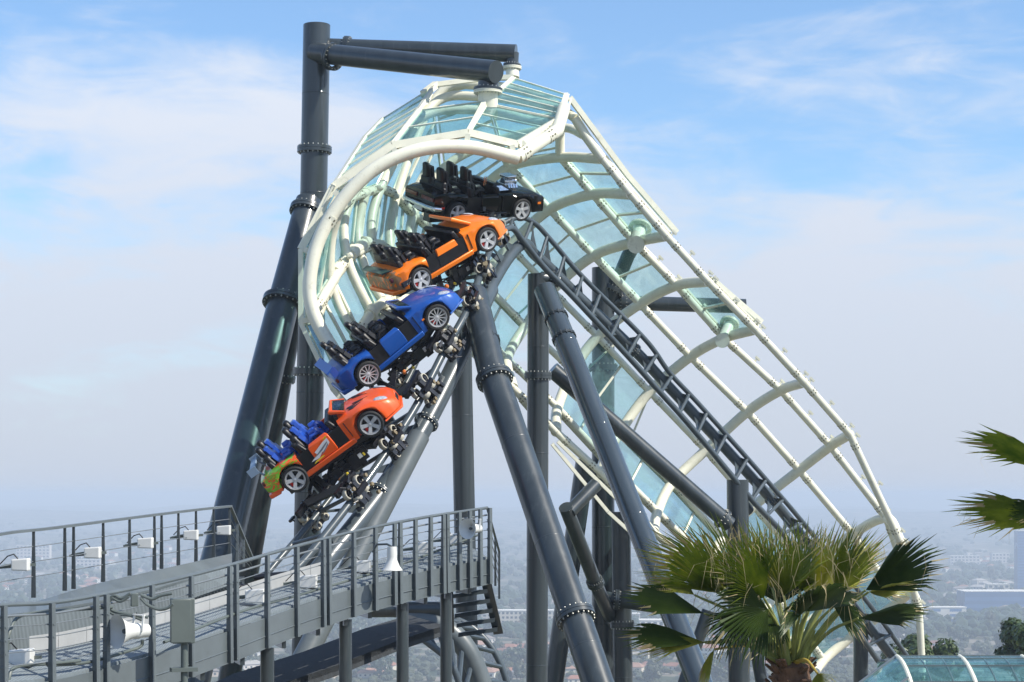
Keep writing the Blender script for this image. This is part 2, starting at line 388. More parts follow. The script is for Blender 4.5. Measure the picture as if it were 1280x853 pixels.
# raked struts by the mast
a, b = P(386, 252, 60.6), P(277, 690, 55)
column('raked_strut', 'thick slate strut leaning from the mast down to the far platform, the nearer of two', [([a, line(a, b, .3), down_to(a, b)], [0.40, .47, .58])],
       [(line(a, b, 0.03), b - a, 0.40), (on(a, b, 379), b - a, 0.49)])
a, b = P(386, 270, 61.5), P(312, 700, 63)
column('raked_strut', 'darker thinner strut leaning beside the mast behind the thick one', [([a, down_to(a, b)], .36)], [(on(a, b, 472), b - a, 0.36)])
a, b = P(576, 425, 55), P(585, 853, 55)
column('upright_column', 'slender upright column rising behind the horn speaker to the climbing track', [([a, down_to(a, b)], 0.295)])
# kinked near column
a, k_, b = P(592, 368, 52.3), P(618, 474, 50.5), P(747, 853, 45.5)
c = column('raked_column', 'broad slate column raking from the climbing track across the middle to the bottom', [([a, k_ + (k_ - b).normalized() * .25, k_, down_to(k_, b)], [0.36, .37, .37, .37])],
       [(k_, b - k_, 0.37), (on(k_, b, 772), b - k_, 0.37)])
bb = MB(); flange(bb, P(607, 428, 51.3), k_ - a, .36, .02, 1.06, 10); bb.build('weld_band', [M['steel'], M['steel']], c)
# leaning pipe carrying the left track
a, b = P(524, 545, 49.6), P(430, 726, 47.6)
column('raked_strut', 'smooth pale grey prop running close under the climbing track near the white bell horn', [([a, down_to(a, b)], 0.27)], matk='steel2')
# pole with cap next to descending track
a, b = P(673, 343, 57.3), P(671, 853, 57.3)
c = column('upright_column', 'square topped upright column standing left of the descending track', [([a, down_to(a, b)], 0.31)], [(on(a, b, 470), b - a, .31)])
MB().tube([P(676, 348, 57.2), P(697, 352, 57.4)], .2, 24).build('stub', M['steel'], c)
bb = MB(); flange(bb, P(692, 351, 57.3), Vector((1, 0, 0)), .2, .05, 1.4, 12); bb.build('flange', [M['steel'], M['bolt']], c)
a, b = P(681, 362, 56.7), P(875, 853, 49.5)
c = column('raked_column', 'shiny slate column with a bright sun streak raking down towards the palm', [([a, down_to(a, b)], 0.315)], matk='gloss')
for yy in (398, 423):
    bb = MB(); flange(bb, on(a, b, yy), b - a, .315, .03, 1.1, 14); bb.build('flange', [M['steel'], M['steel']], c)
a, b = P(690, 462, 58.2), P(912, 656, 59.5)
col12a, col12b = P(922, 600, 60), P(924, 853, 60)
c = column('upright_column', 'column ending under the descending track above the palm with a sloping brace', [([col12a, down_to(col12a, col12b)], 0.33)])
MB().tube([a, b], .24, 28).build('brace', M['steel'], c)
bb = MB(); flange(bb, line(a, b, .96), b - a, .24, .05, 1.35, 14); bb.build('flange', [M['steel'], M['bolt']], c)
MB().tube([P(922, 622, 60), P(935, 640, 60.3)], .2, 20).build('stub', M['steel'], c)
a, b = P(754, 335, 63), P(754, 853, 63)
c = column('upright_column', 'dark upright column seen through the teal glass with a side pipe near its top', [([a, down_to(a, b)], 0.36)], [(on(a, b, 460), b - a, .36)])
MB().tube([P(754, 378, 63), P(932, 383, 63)], .23, 28).build('side_pipe', M['steel'], c)
bb = MB(); flange(bb, P(779, 379, 63), Vector((1, 0, 0)), .23, .07, 1.45, 16); bb.build('flange', [M['steel'], M['bolt']], c)
MB().tube([P(754, 395, 63), P(785, 320, 62.6), P(792, 308, 62.4)], .22, 24).build('strut', M['steel'], c)
bb = MB(); flange(bb, P(768, 362, 62.8), Vector((.5, 0, 1)), .22, .06, 1.4, 14); bb.build('flange', [M['steel'], M['bolt']], c)
a, b = P(776, 640, 62), P(779, 853, 62)
c = column('upright_column', 'shorter dark column with a ring flange right beside another behind the shiny raking one', [([a, down_to(a, b)], 0.30)], [(on(a, b, 781), b - a, .30)])
MB().tube([P(757, 748, 61.6), P(832, 760, 61)], .22, 24).build('side_pipe', M['steel'], c)
bb = MB(); flange(bb, P(771, 750, 61.4), Vector((1, 0, -.1)), .22, .06, 1.45, 16); bb.build('flange', [M['steel'], M['bolt']], c)
a, b = P(732, 575, 62.5), P(692, 853, 62.5)
column('raked_strut', 'dark strut leaning low beneath the bottom edge of the glass tunnel', [([a, down_to(a, b)], 0.31)])
a, b = P(757, 790, 59), P(707, 634, 57.5)
c = column('raked_strut', 'short capped dark pipe stub poking out under the tunnel edge', [([P(707, 634, 57.5), P(744, 728, 59.5), P(762, 770, 62)], .205)], [(P(744, 728, 59.5), P(744, 728, 59.5) - P(707, 634, 57.5), .205)], base=False)
MB().tube([P(712, 640, 57.6), P(745, 606, 58.2)], .2, 24).build('side_pipe', M['steel'], c)
a, b = P(885, 763, 61), P(855, 853, 61)
column('raked_strut', 'narrow dark strut leaning behind the left fronds of the palm', [([a, down_to(a, b)], 0.19)])
a, b = P(948, 800, 63), P(952, 853, 63)
column('upright_column', 'low column with a slanting head just left of the palm trunk', [([P(938, 770, 63), P(952, 853, 63), down_to(P(952, 840, 63), P(953, 853, 63))], 0.2)])
a, b = P(1076, 770, 64), P(1076, 853, 64)
column('upright_column', 'short column under the foot of the descending track beside the glass canopy', [([a, down_to(a, b)], 0.24)])

# ------------------------------------------------------------------ tracks
PA = [(330, 722), (350, 698), (391, 650), (430, 600), (470, 540), (508, 478), (540, 410), (570, 350), (605, 300), (640, 274), (665, 277), (690, 302), (728, 346), (806, 424), (837, 466), (877, 509), (958, 600), (1010, 661), (1090, 760), (1135, 822)]
PB = [(360, 722), (388, 692), (439, 627), (480, 570), (520, 508), (555, 440), (583, 390), (600, 345), (618, 302), (638, 285), (655, 303), (680, 334), (719, 374), (790, 451), (822, 487), (865, 535), (940, 625), (985, 675), (1065, 780), (1098, 827)]
PS = [(385, 730), (412, 697), (454, 645), (496, 588), (533, 528), (565, 465), (592, 405), (612, 362), (636, 322), (655, 305), (668, 318), (690, 338), (722, 370), (793, 438), (827, 474), (866, 516), (946, 604), (990, 655), (1072, 765), (1118, 824)]
DB = [46, 46.5, 47.5, 48.5, 49.5, 50.5, 51.5, 53, 54.5, 55.5, 56, 56.5, 57, 58, 58.5, 59, 60, 61, 62.5, 63.5]
nA = [P(x, y, d + .75) for (x, y), d in zip(PA, DB)]
nB = [P(x, y, d) for (x, y), d in zip(PB, DB)]
nS = [P(x, y, d + (.75 if i < 8 else .95)) for i, ((x, y), d) in enumerate(zip(PS, DB))]
K = 10
cA, cB, cS = catmull(nA, K), catmull(nB, K), catmull(nS, K)
trk = thing('coaster_track', 'slate grey roller coaster track climbing under the cars and dropping away through the tunnel', 'track', (nS[0].x, nS[0].y, nS[0].z))
i0 = 7 * K
MB().tube(cS[:i0 + 1], 0.245, 28).build('spine', M['track'], trk)
MB().tube(cS[i0:], 0.165, 24).build('spine', M['track'], trk)
MB().tube(cA, 0.075, 14).build('rail', M['track'], trk)
MB().tube(cB, [0.10] * (i0 + 1) + [0.088] * (len(cB) - i0 - 1), 14).build('rail', M['track'], trk)
acc = 0; last = 0; step = 0.78
for i in range(1, len(cB)):
    acc += (cB[i] - cB[i - 1]).length
    if acc - last > (1.35 if i < i0 else 0.72):
        last = acc
        b_ = MB(); mid = (cA[i] + cB[i]) / 2; tg = (cB[i] - cB[i - 1]).normalized()
        b_.tube([cA[i], cB[i]], 0.052, 10)
        # curved gusset plates down to the spine
        for e in (cA[i], cB[i]):
            sp_ = cS[i] + (e - cS[i]).normalized() * .1
            q = (e + mid) / 2
            w0 = tg * 0.22; nrm = 0.012
            pr = [sp_ - w0, sp_ + w0, line(sp_, e, .55) + tg * .05, e + tg * .035, e - tg * .035, line(sp_, e, .55) - tg * .05]
            nn = tg.cross(e - sp_).normalized() * nrm
            b0 = len(b_.v); b_.v += [p - nn for p in pr] + [p + nn for p in pr]
            b_.face([b0 + x for x in range(6)]); b_.face([b0 + 6 + x for x in range(6)][::-1])
            for x in range(6): b_.face([b0 + x, b0 + (x + 1) % 6, b0 + 6 + (x + 1) % 6, b0 + 6 + x])
        b_.build('crosstie', M['track'], trk)
for idx, r_ in ((2 * K + 5, .245), (4 * K, .245), (13 * K, .165), (16 * K + 4, .165)):
    bb = MB(); flange(bb, cS[idx], cS[idx + 1] - cS[idx], r_, .04, 1.3, 16); bb.build('flange', [M['track'], M['bolt']], trk)

# lower loop of track seen under the platform end
lt = thing('lower_track_curve', 'curved piece of track dropping out of sight beneath the stair of the platform', 'track', P(600, 853, 50))
q1 = catmull([P(505, 775, 50), P(545, 780, 50), P(578, 805, 50), P(600, 850, 50), P(610, 900, 50)], 6)
q2 = catmull([P(560, 770, 51), P(592, 786, 51), P(618, 815, 51), P(634, 855, 51), P(640, 900, 51)], 6)
q3 = catmull([P(530, 800, 49), P(560, 825, 49), P(574, 855, 49), P(580, 900, 49), P(582, 930, 49)], 6)
MB().tube(q1, .27, 28).build('spine', M['steel2'], lt); MB().tube(q2, .085, 12).build('rail', M['track'], lt); MB().tube(q3, .085, 12).build('rail', M['track'], lt)
for i in range(3, 24, 3):
    MB().tube([q2[i], q1[i], q3[i]], .06, 8).build('crosstie', M['track'], lt)
MB().tube([P(455, 762, 50), P(560, 762, 50)], .2, 20).build('cross_pipe', M['steel'], lt)

# ------------------------------------------------------------------ glass tunnel
RN = ['N', 'K1', 'K2', 'K3', 'K4', 'R0', 'R1', 'R2', 'R3', 'R4', 'R5', 'R6', 'R7']
NODE = {
 'N':  [(705, 135, 56.3), (697, 163, 55.5), (647, 198, 54.6), (585, 184, 54.0), (522, 188, 53.5), (462, 216, 53.2), (414, 270, 53), (390, 330, 52.8), (392, 392, 52.7), (437, 470, 52.5)],
}
GR = {  # columns A..G
 'K1': [(705, 148, 57.2), (668, 152, 57.4), (605, 138, 58.0), (520, 150, 57.6), (440, 247, 55.2), (434, 322, 54.6), (472, 406, 54.6)],
 'K2': [(707, 135, 57.8), (668, 130, 58.0), (600, 121, 58.8), (540, 132, 58.8), (476, 235, 56.8), (466, 306, 56.0), (503, 376, 55.6)],
 'K3': [(719, 148, 58.0), (675, 120, 58.6), (602, 107, 59.3), (545, 122, 59.4), (496, 244, 58.0), (488, 312, 57.2), (518, 366, 56.4)],
 'K4': [(732, 170, 58.0), (700, 160, 59.3), (622, 176, 60.2), (556, 209, 60.0), (517, 268, 59.2), (513, 322, 58.4), (532, 374, 57.2)],
 'R0': [(753, 199, 58.0), (700, 197, 59.6), (637, 209, 60.6), (590, 248, 61.0), (546, 292, 60.6), (528, 345, 59.6), (540, 395, 58)],
 'R1': [(788, 243, 58.0), (741, 243, 59.6), (687, 262, 60.6), (637, 308, 61.0), (602, 351, 60.6), (583, 398, 59.6), (590, 435, 58)],
 'R2': [(833, 295, 58.2), (793, 303, 59.8), (742, 320, 60.8), (690, 363, 61.2), (657, 408, 60.8), (634, 449, 59.8), (641, 485, 58.2)],
 'R3': [(885, 352, 58.6), (846, 357, 60.2), (800, 380, 61.2), (747, 421, 61.6), (716, 464, 61.2), (697, 510, 60.2), (695, 540, 58.6)],
 'R4': [(944, 412, 59.2), (905, 423, 60.8), (863, 446, 61.8), (812, 490, 62.2), (775, 540, 61.8), (756, 574, 60.8), (752, 592, 59.2)],
 'R5': [(1005, 478, 60), (976, 488, 61.6), (934, 515, 62.6), (882, 563, 63), (840, 604, 62.6), (822, 640, 61.6), (817, 665, 60)],
 'R6': [(1062, 543, 61), (1038, 558, 62.6), (999, 588, 63.6), (942, 633, 64), (903, 672, 63.6), (889, 706, 62.6), (886, 725, 61)],
 'R7': [(1126, 678, 62), (1108, 648, 63.2), (1066, 668, 64.6), (1010, 712, 65), (968, 745, 64.6), (952, 775, 63.6), (950, 790, 62)],
 'R8': [(1149, 765, 63), (1140, 742, 64), (1124, 752, 65.4), (1070, 792, 65.9), (1030, 825, 65.6), (1014, 850, 64.6), (1012, 865, 63)],
}
GR['END'] = [(1152, 835, 63.4)]
GR['N'] = [NODE['N'][0], NODE['N'][2], NODE['N'][3], NODE['N'][4], NODE['N'][6], NODE['N'][8], NODE['N'][9]]
tun = thing('glass_tunnel', 'cream white tubular tunnel clad with teal glass panes curving round and down behind the coaster', 'tunnel', P(610, 130, 56.3))
wm = [M['white'], M['clamp']]
def V3(t_): return P(*t_)
RADR = {'N': .185, 'K1': .135, 'K2': .135, 'K3': .135, 'K4': .135, 'R0': .15}
def clamp_marks(b, a, c, r, offs, rel=True):
    d = (c - a); Ln = d.length; d.normalize()
    ref = Vector((0, 0, 1)); u = d.cross(ref).normalized(); v_ = d.cross(u)
    for o in offs:
        p = a + d * (o if o > 0 else Ln + o)
        b.cur = 0; b.tube([p - d * .13, p + d * .13], r * 1.05, 16)
        b.cur = 1
        for ang in range(0, 360, 45):
            w_ = u * math.cos(R(ang)) + v_ * math.sin(R(ang)); q = p + w_ * r * 1.03; s_ = d.cross(w_)
            for e in (-.055, .055):
                b.obox(q + d * e, d, s_, w_, .028, r * .12, .010)
        b.cur = 0
for k in ['N', 'K1', 'K2', 'K3', 'K4', 'R0', 'R1', 'R2', 'R3', 'R4', 'R5', 'R6', 'R7', 'R8']:
    b = MB(); r = RADR.get(k, .16)
    if k == 'N':
        pts = catmull([V3(q) for q in NODE['N'][2:]], 8)
        b.tube(pts, r, 20); b.tube([V3(NODE['N'][2]) + Vector((0, 0, 0.02)), V3(NODE['N'][1]), V3(NODE['N'][0])], r * .98, 20)
        clamp_marks(b, V3((420, 262, 53)), V3((402, 292, 53)), r, [.35])
        clamp_marks(b, V3(NODE['N'][2]), V3(NODE['N'][1]), r, [.3, -.35])
    else:
        pts = catmull([V3(q) for q in GR[k]], 7); b.tube(pts, r, 18)
    b.build('rib', wm, tun)
order = ['N', 'K1', 'K2', 'K3', 'K4', 'R0', 'R1', 'R2', 'R3', 'R4', 'R5', 'R6', 'R7', 'R8']
for pts in ([(425, 262, 53.6), (414, 300, 53.8), (414, 352, 53.9), (431, 398, 53.9), (456, 432, 53.9), (482, 456, 54)], [(458, 238, 56), (447, 285, 55.7), (453, 325, 55.4), (468, 360, 55.2), (497, 399, 55.2), (522, 424, 55.4)]):
    MB().tube(catmull([V3(q) for q in pts], 7), .135, 18).build('rib', wm, tun)
for ci in range(7):
    col = [V3(GR[k][ci]) for k in order]
    rr = .115 if ci in (0, 1, 2, 6) else .105
    start = 0
    if ci in (1, 2, 3): start = 4 if ci < 3 else 4
    if ci == 0: start = 3
    for i in range(start, len(col) - 1):
        if ci in (3, 4, 5, 6) and order[i] in ('R6', 'R7') and ci != 6 and ci != 3: pass
        b = MB(); a, c = col[i], col[i + 1]
        r_ = rr * (1.25 if i < 5 else 1.0)
        b.tube([a, c], r_, 16)
        Ln = (c - a).length
        if Ln > 1.1: clamp_marks(b, a, c, r_, [.42, -.42])
        if ci in (0, 1) and i >= 7:
            dd = (c - a).normalized()
            for f_ in (.06, .5, .94):
                p = line(a, c, f_); b.obox(p + Vector((.10, 0, .13)), Vector((1, 0, 1)), Vector((0, 1, 0)), Vector((-1, 0, 1)), .10, .05, .035)
                b.obox(p + Vector((.16, 0, .18)), Vector((1, 0, 1)), Vector((0, 1, 0)), Vector((-1, 0, 1)), .03, .06, .09)
        b.build('purlin', wm, tun)
MB().tube([P(1149, 765, 63), P(1153, 840, 63.3)], .115, 16).build('purlin', wm, tun)
# second outer bar parallel to the top edge (hood side), and lower edge frame
for a, c in ((P(712, 122, 57.7), P(784, 219, 58.2)), (P(784, 219, 58.2), P(846, 291, 58.6)), (P(890, 349, 59.2), P(952, 403, 59.8))):
    off = Vector((0.0, .25, 0.05))
    b = MB(); b.bar(a, c, .12, .15); b.bar(a + off, c + off, .12, .08)
    b.build('edge_beam', M['white'], tun)
for (x0, y0, x1, y1) in ((650, 500, 672, 525), (690, 555, 760, 640), (697, 552, 775, 628), (760, 640, 850, 722)):
    b = MB(); b.bar(P(x0, y0, 58.4), P(x1, y1, 58.9), .07, .10); b.build('edge_beam', M['white'], tun)
pane((P(650, 500, 58.3), P(760, 612, 58.8), P(768, 640, 58.9), P(655, 520, 58.4)), 1, off=.02) if False else None
# glazing bars parallel to purlins inside (thin) and glass panes
def pane(q, bars=1, frame=.045, off=0.16, thick=True, split=None):
    """q: four corner points a,b (edge 1) c,d (edge 2): a->b along, a->d across"""
    a, b_, c, d = q
    n = (b_ - a).cross(d - a).normalized()
    if n.dot(Vector((0.0, 1.0, 0.4))) < 0: n = -n
    o = n * off
    a, b_, c, d = a + o, b_ + o, c + o, d + o
    g_ = MB(); th_ = n * .012
    g_.hexa([a - th_, b_ - th_, c - th_, d - th_, a + th_, b_ + th_, c + th_, d + th_])
    g_.build('glass_pane', M['glass'], tun, smooth=False)
    f_ = MB()
    for p, r in ((a, b_), (b_, c), (c, d), (d, a)): f_.bar(p, r, frame * 1.3, frame * 1.3, n)
    for k in range(1, bars + 1):
        t_ = k / (bars + 1); f_.bar(line(a, d, t_), line(b_, c, t_), frame * 1.5, frame * 1.8, n)
    f_.build('glazing_bar', M['white'], tun, smooth=False)
def cell(k1, k2, c0, bars=1, inset=0.04, t0_=0, t1_=1):
    """glass over the cell between ribs k1,k2 and columns c0,c0+1, following the rib curve as two flat facets"""
    i1 = 7
    r1 = catmull([V3(q) for q in GR[k1]], i1); r2 = catmull([V3(q) for q in GR[k2]], i1)
    s_ = c0 * i1; e_ = s_ + i1; m_ = (s_ + e_) // 2
    pane((r1[s_], r1[e_], r2[e_], r2[s_]), bars)
for k1, k2 in (('R0', 'R1'), ('R1', 'R2')):
    for c0 in (0, 1, 2, 3, 4): cell(k1, k2, c0)
cell('R2', 'R3', 1); cell('R3', 'R4', 3); cell('R3', 'R4', 4)
cell('R4', 'R5', 4); cell('R5', 'R6', 4); cell('R6', 'R7', 4); cell('R7', 'R8', 4); cell('R7', 'R8', 2); cell('R7','R8',3); cell('R6', 'R7', 3); cell('R1', 'R2', 5); cell('R3', 'R4', 0)
for k1, k2 in (('K1', 'K2'), ('K2', 'K3'), ('K3', 'K4'), ('K4', 'R0'), ('N', 'K1')):
    for c0 in ((1, 2, 3, 4, 5) if k1 in ('K4', 'K3') else (4, 5)): cell(k1, k2, c0, 2)
for k1, k2 in (('K1', 'K2'), ('K2', 'K3')): cell(k1, k2, 3, 1)
# hood skin over the opening: flat facets with glazing bars
def skin(near, far, bars, tops=True):
    a, b_ = near; d, c = far
    n = (b_ - a).cross(d - a).normalized()
    g_ = MB(); th_ = n * .012; g_.hexa([a - th_, b_ - th_, c - th_, d - th_, a + th_, b_ + th_, c + th_, d + th_]); g_.build('glass_pane', M['glass'], tun, smooth=False)
    f_ = MB()
    for k in range(0, bars + 2):
        t_ = k / (bars + 1); f_.bar(line(a, d, t_), line(b_, c, t_), .035, .05, n)
    for p, r in ((a, d), (b_, c)): f_.bar(p, r, .13, .10, n)
    f_.build('glazing_bar', M['white'], tun, smooth=False)
Hn = [(416, 234, 53.6), (490, 182, 53.9), (585, 166, 54.3), (647, 181, 54.8), (699, 150, 55.9), (708, 120, 57.2)]
h = [V3(q) for q in Hn]
skin((h[0], h[1]), (P(456, 172, 56.4), P(527, 132, 56.6)), 4)
skin((P(456, 172, 56.4), P(527, 132, 56.6)), (P(478, 149, 57.8), P(542, 109, 58)), 1)
skin((h[1], h[2]), (P(525, 138, 56.0), P(606, 127, 56.2)), 1)
skin((h[2], h[3]), (P(607, 131, 56.3), P(699, 150, 56.4)), 2)
skin((P(607, 129, 56.3), P(699, 149, 56.4)), (P(642, 98, 58.6), P(709, 119, 58.2)), 4)
b = MB(); b.bar(P(529, 118, 57.8), P(545, 106, 58.6), .16, .2); b.bar(P(545, 106, 58.6), P(606, 98, 59), .2, .14); b.bar(P(606, 98, 59), P(642, 97, 59), .2, .14); b.build('edge_beam', M['white'], tun)
# fascia strips
fas = [(437, 512, 53.2), (416, 487, 53.2), (376, 404, 53.3), (376, 312, 53.4)] + Hn
f_ = [V3(q) for q in fas]
for i in range(len(f_) - 1):
    b = MB(); b.bar(f_[i], f_[i + 1], .12, .20, Vector((0, 1, 0)) if i < 3 else Vector((0, 0, 1)))
    dd = (f_[i + 1] - f_[i]); b.bar(f_[i] + Vector((.14, .1, -.06)), f_[i + 1] + Vector((.14, .1, -.06)), .05, .05)
    b.build('fascia', M['white'], tun, smooth=False)
# brackets from main rib to fascia
for (x0, y0, x1, y1, d) in ((418, 240, 430, 252, 53.4), (380, 312, 392, 318, 53.3), (378, 402, 394, 398, 53.2), (492, 186, 498, 196, 53.8), (585, 168, 583, 182, 54.1), (640, 182, 642, 192, 54.6), (416, 482, 428, 466, 53), (652, 178, 660, 186, 54.9), (690, 156, 694, 164, 55.6)):
    MB().bar(P(x0, y0, d), P(x1, y1, d), .14, .14).build('bracket', M['white'], tun)
# glass strips down the left side of the ring
for (x0, y0, x1, y1) in ((376, 404, 376, 312), (376, 312, 416, 234), (416, 487, 376, 404)):
    skin((P(x0, y0, 53.4), P(x1, y1, 53.5)), (P(x0 + 26, y0 - 4, 55.4), P(x1 + 26, y1 - 4, 55.6)), 1)
# white sockets that take the mast arms, and knuckles on the purlins
for (c0, c1, r) in ((P(610, 113, 56.3), P(610, 134, 56.4), .28), (P(640, 83, 60.2), P(641, 98, 60.1), .2)):
    b = MB(); b.tube([c0, c1], r, 32); b.cur = 0; flange(b, c0 + Vector((0, 0, -.05)), Vector((0, 0, 1)), r, .04, 1.45, 18); b.cur = 0
    b.build('socket', [M['white'], M['bolt']], tun)
for (x, y, d, x2, y2, r) in ((795, 306, 59.4, 800, 286, .26), (903, 426, 60.2, 912, 405, .22)):
    b = MB(); b.tube([P(x, y, d - .35), P(x, y, d)], r, 28); b.tube([P(x, y, d), P(x2, y2, d + .5)], r * .75, 24)
    ax = P(x2, y2, d + .5) - P(x, y, d); flange(b, P(x2, y2, d + .5), ax, r * .85, .04, 1.6, 16); b.cur = 0
    b.build('socket', [M['white'], M['bolt']], tun)
# thick knuckle pieces on the inner wall
for pts, r in (([(398, 388, 53.2), (408, 366, 53.6), (418, 350, 54.1)], .17), ([(422, 338, 54.2), (440, 316, 54.9), (457, 303, 55.6)], .19), ([(457, 303, 55.6), (478, 306, 56.6)], .16), ([(447, 418, 53.6), (465, 390, 54.3), (482, 376, 55.2)], .18), ([(482, 376, 55.2), (502, 371, 56.1)], .15)):
    b = MB(); r = r * .82; q = [V3(p) for p in pts]; b.tube(q, r, 20)
    for x in q[:-1] if len(q) > 2 else q[:1]: b.lathe(x, q[1] - q[0], [(-.16, r * .9), (-.14, r * 1.25), (.14, r * 1.25), (.16, r * .9)], 20)
    clamp_marks(b, q[0], q[1], r, [.25]); b.build('knuckle', wm, tun)
for i, (x, y, d) in enumerate(((437, 320, 54.3), (456, 303, 55.5), (466, 388, 54.2), (481, 376, 55.0), (475, 235, 56.0), (495, 246, 57.6))):
    b = MB(); b.obox(P(x, y, d), Vector((1, 0, .5)), Vector((0, 1, 0)), Vector((-.5, 0, 1)), .09, .09, .08); b.build('gusset', M['white'], tun, bevel=.05)
# far diagonal thin ties
for (x0, y0, d0, x1, y1, d1) in ((640, 400, 61, 700, 345, 61), (736, 460, 61.6, 780, 420, 61.8), (600, 440, 60, 612, 408, 60.8), (790, 545, 61.9, 812, 492, 62)):
    MB().tube([P(x0, y0, d0 + .3), P(x1, y1, d1 + .3)], .035, 8).build('tie_rod', M['white'], tun)

# ------------------------------------------------------------------ coaster cars
WB = 2.25; HW = .84; WR = .325; AR = .385; WZ = .325
def lin(x, pts):
    if x <= pts[0][0]: return pts[0][1]
    for (x0, y0), (x1, y1) in zip(pts, pts[1:]):
        if x <= x1:
            t_ = (x - x0) / (x1 - x0); t_ = t_ * t_ * (3 - 2 * t_) if False else t_; return y0 + (y1 - y0) * t_
    return pts[-1][1]
def loft(x0, x1, zb, zs, zc, wd, arches, step=.045):
    n = max(2, int((x1 - x0) / step)); b = MB(); rows = []
    for i in range(n + 1):
        x = x0 + (x1 - x0) * i / n; w_ = lin(x, wd); s_ = lin(x, zs); c_ = lin(x, zc); bt = lin(x, zb) if isinstance(zb, list) else zb
        zl = bt + .03; fl = 0.0
        for ax in arches:
            if abs(x - ax) < AR: zl = max(zl, WZ + math.sqrt(AR * AR - (x - ax) ** 2))
            fl = max(fl, max(0, 1 - abs(x - ax) / (AR * 1.7)))
        w_ += .035 * fl
        s_ = max(s_, zl + .05)
        half = [(0, bt), (w_ * .60, bt), (w_ * .62, zl), (w_ * .955, zl), (w_ * .985, zl + .015), (w_, zl + (s_ - zl) * .35), (w_ * .995, zl + (s_ - zl) * .65), (w_ * .965, s_ - .03), (w_ * .91, s_), (w_ * .80, s_ + (c_ - s_) * .35), (w_ * .5, s_ + (c_ - s_) * .86), (0, c_)]
        ring = [(x, y, z) for y, z in half] + [(x, -y, z) for y, z in half[-2:0:-1]]
        rows.append(ring)
    m = len(rows[0]); vs = [p for r_ in rows for p in r_]; fs = []
    for i in range(n):
        for j in range(m): fs.append((i * m + j, i * m + (j + 1) % m, (i + 1) * m + (j + 1) % m, (i + 1) * m + j))
    fs.append(tuple(range(m))[::-1]); fs.append(tuple(n * m + j for j in range(m)))
    b.add(vs, fs); return b
def wheel(car, x, y, side, style, spoke_n, r=WR, caliper=True):
    Y = Vector((0, side, 0)); c = Vector((x, y, WZ))
    t_ = MB().lathe(c, Y, [(-.10, r * .66), (-.11, r * .9), (-.08, r), (.07, r), (.10, r * .93), (.105, r * .80), (.09, r * .70), (.05, r * .68), (-.10, r * .66)], 40)
    tyre = t_.build('wheel', M['rubber'], car, world=False)
    b = MB(); b.lathe(c, Y, [(.05, r * .67), (.098, r * .72), (.10, r * .76), (.09, r * .78), (.088, r * .67), (.03, r * .63), (-.06, r * .6)], 40)
    b.lathe(c, Y, [(.02, 0), (.085, 0), (.08, r * .11), (.06, r * .15), (.02, r * .15)], 16)
    for k in range(spoke_n):
        a = 2 * math.pi * k / spoke_n + .3; d = Vector((math.cos(a), 0, math.sin(a))); s_ = Vector((-math.sin(a), 0, math.cos(a)))
        w0 = r * (.11 if spoke_n < 8 else .035); w1 = r * (.15 if spoke_n < 8 else .03)
        p0 = c + d * r * .08; p1 = c + d * r * .69
        b.hexa([p0 - s_ * w0 + Y * .02, p0 + s_ * w0 + Y * .02, p1 + s_ * w1 + Y * .045, p1 - s_ * w1 + Y * .045, p0 - s_ * w0 + Y * .07, p0 + s_ * w0 + Y * .07, p1 + s_ * w1 + Y * .09, p1 - s_ * w1 + Y * .09])
    b.build('rim', M['rim'], tyre, world=False)
    MB().lathe(c, Y, [(-.02, 0), (-.02, r * .60), (-.04, r * .60)], 32).build('brake_disc', M['blackm'], tyre, world=False)
    if caliper:
        MB().obox(c + Vector((-.6 * r * .7, side * .0, -.1 * r)), Vector((0, 0, 1)), Vector((1, 0, 0)), Y, .07, .035, .03).build('brake_caliper', M['red'], tyre, world=False)
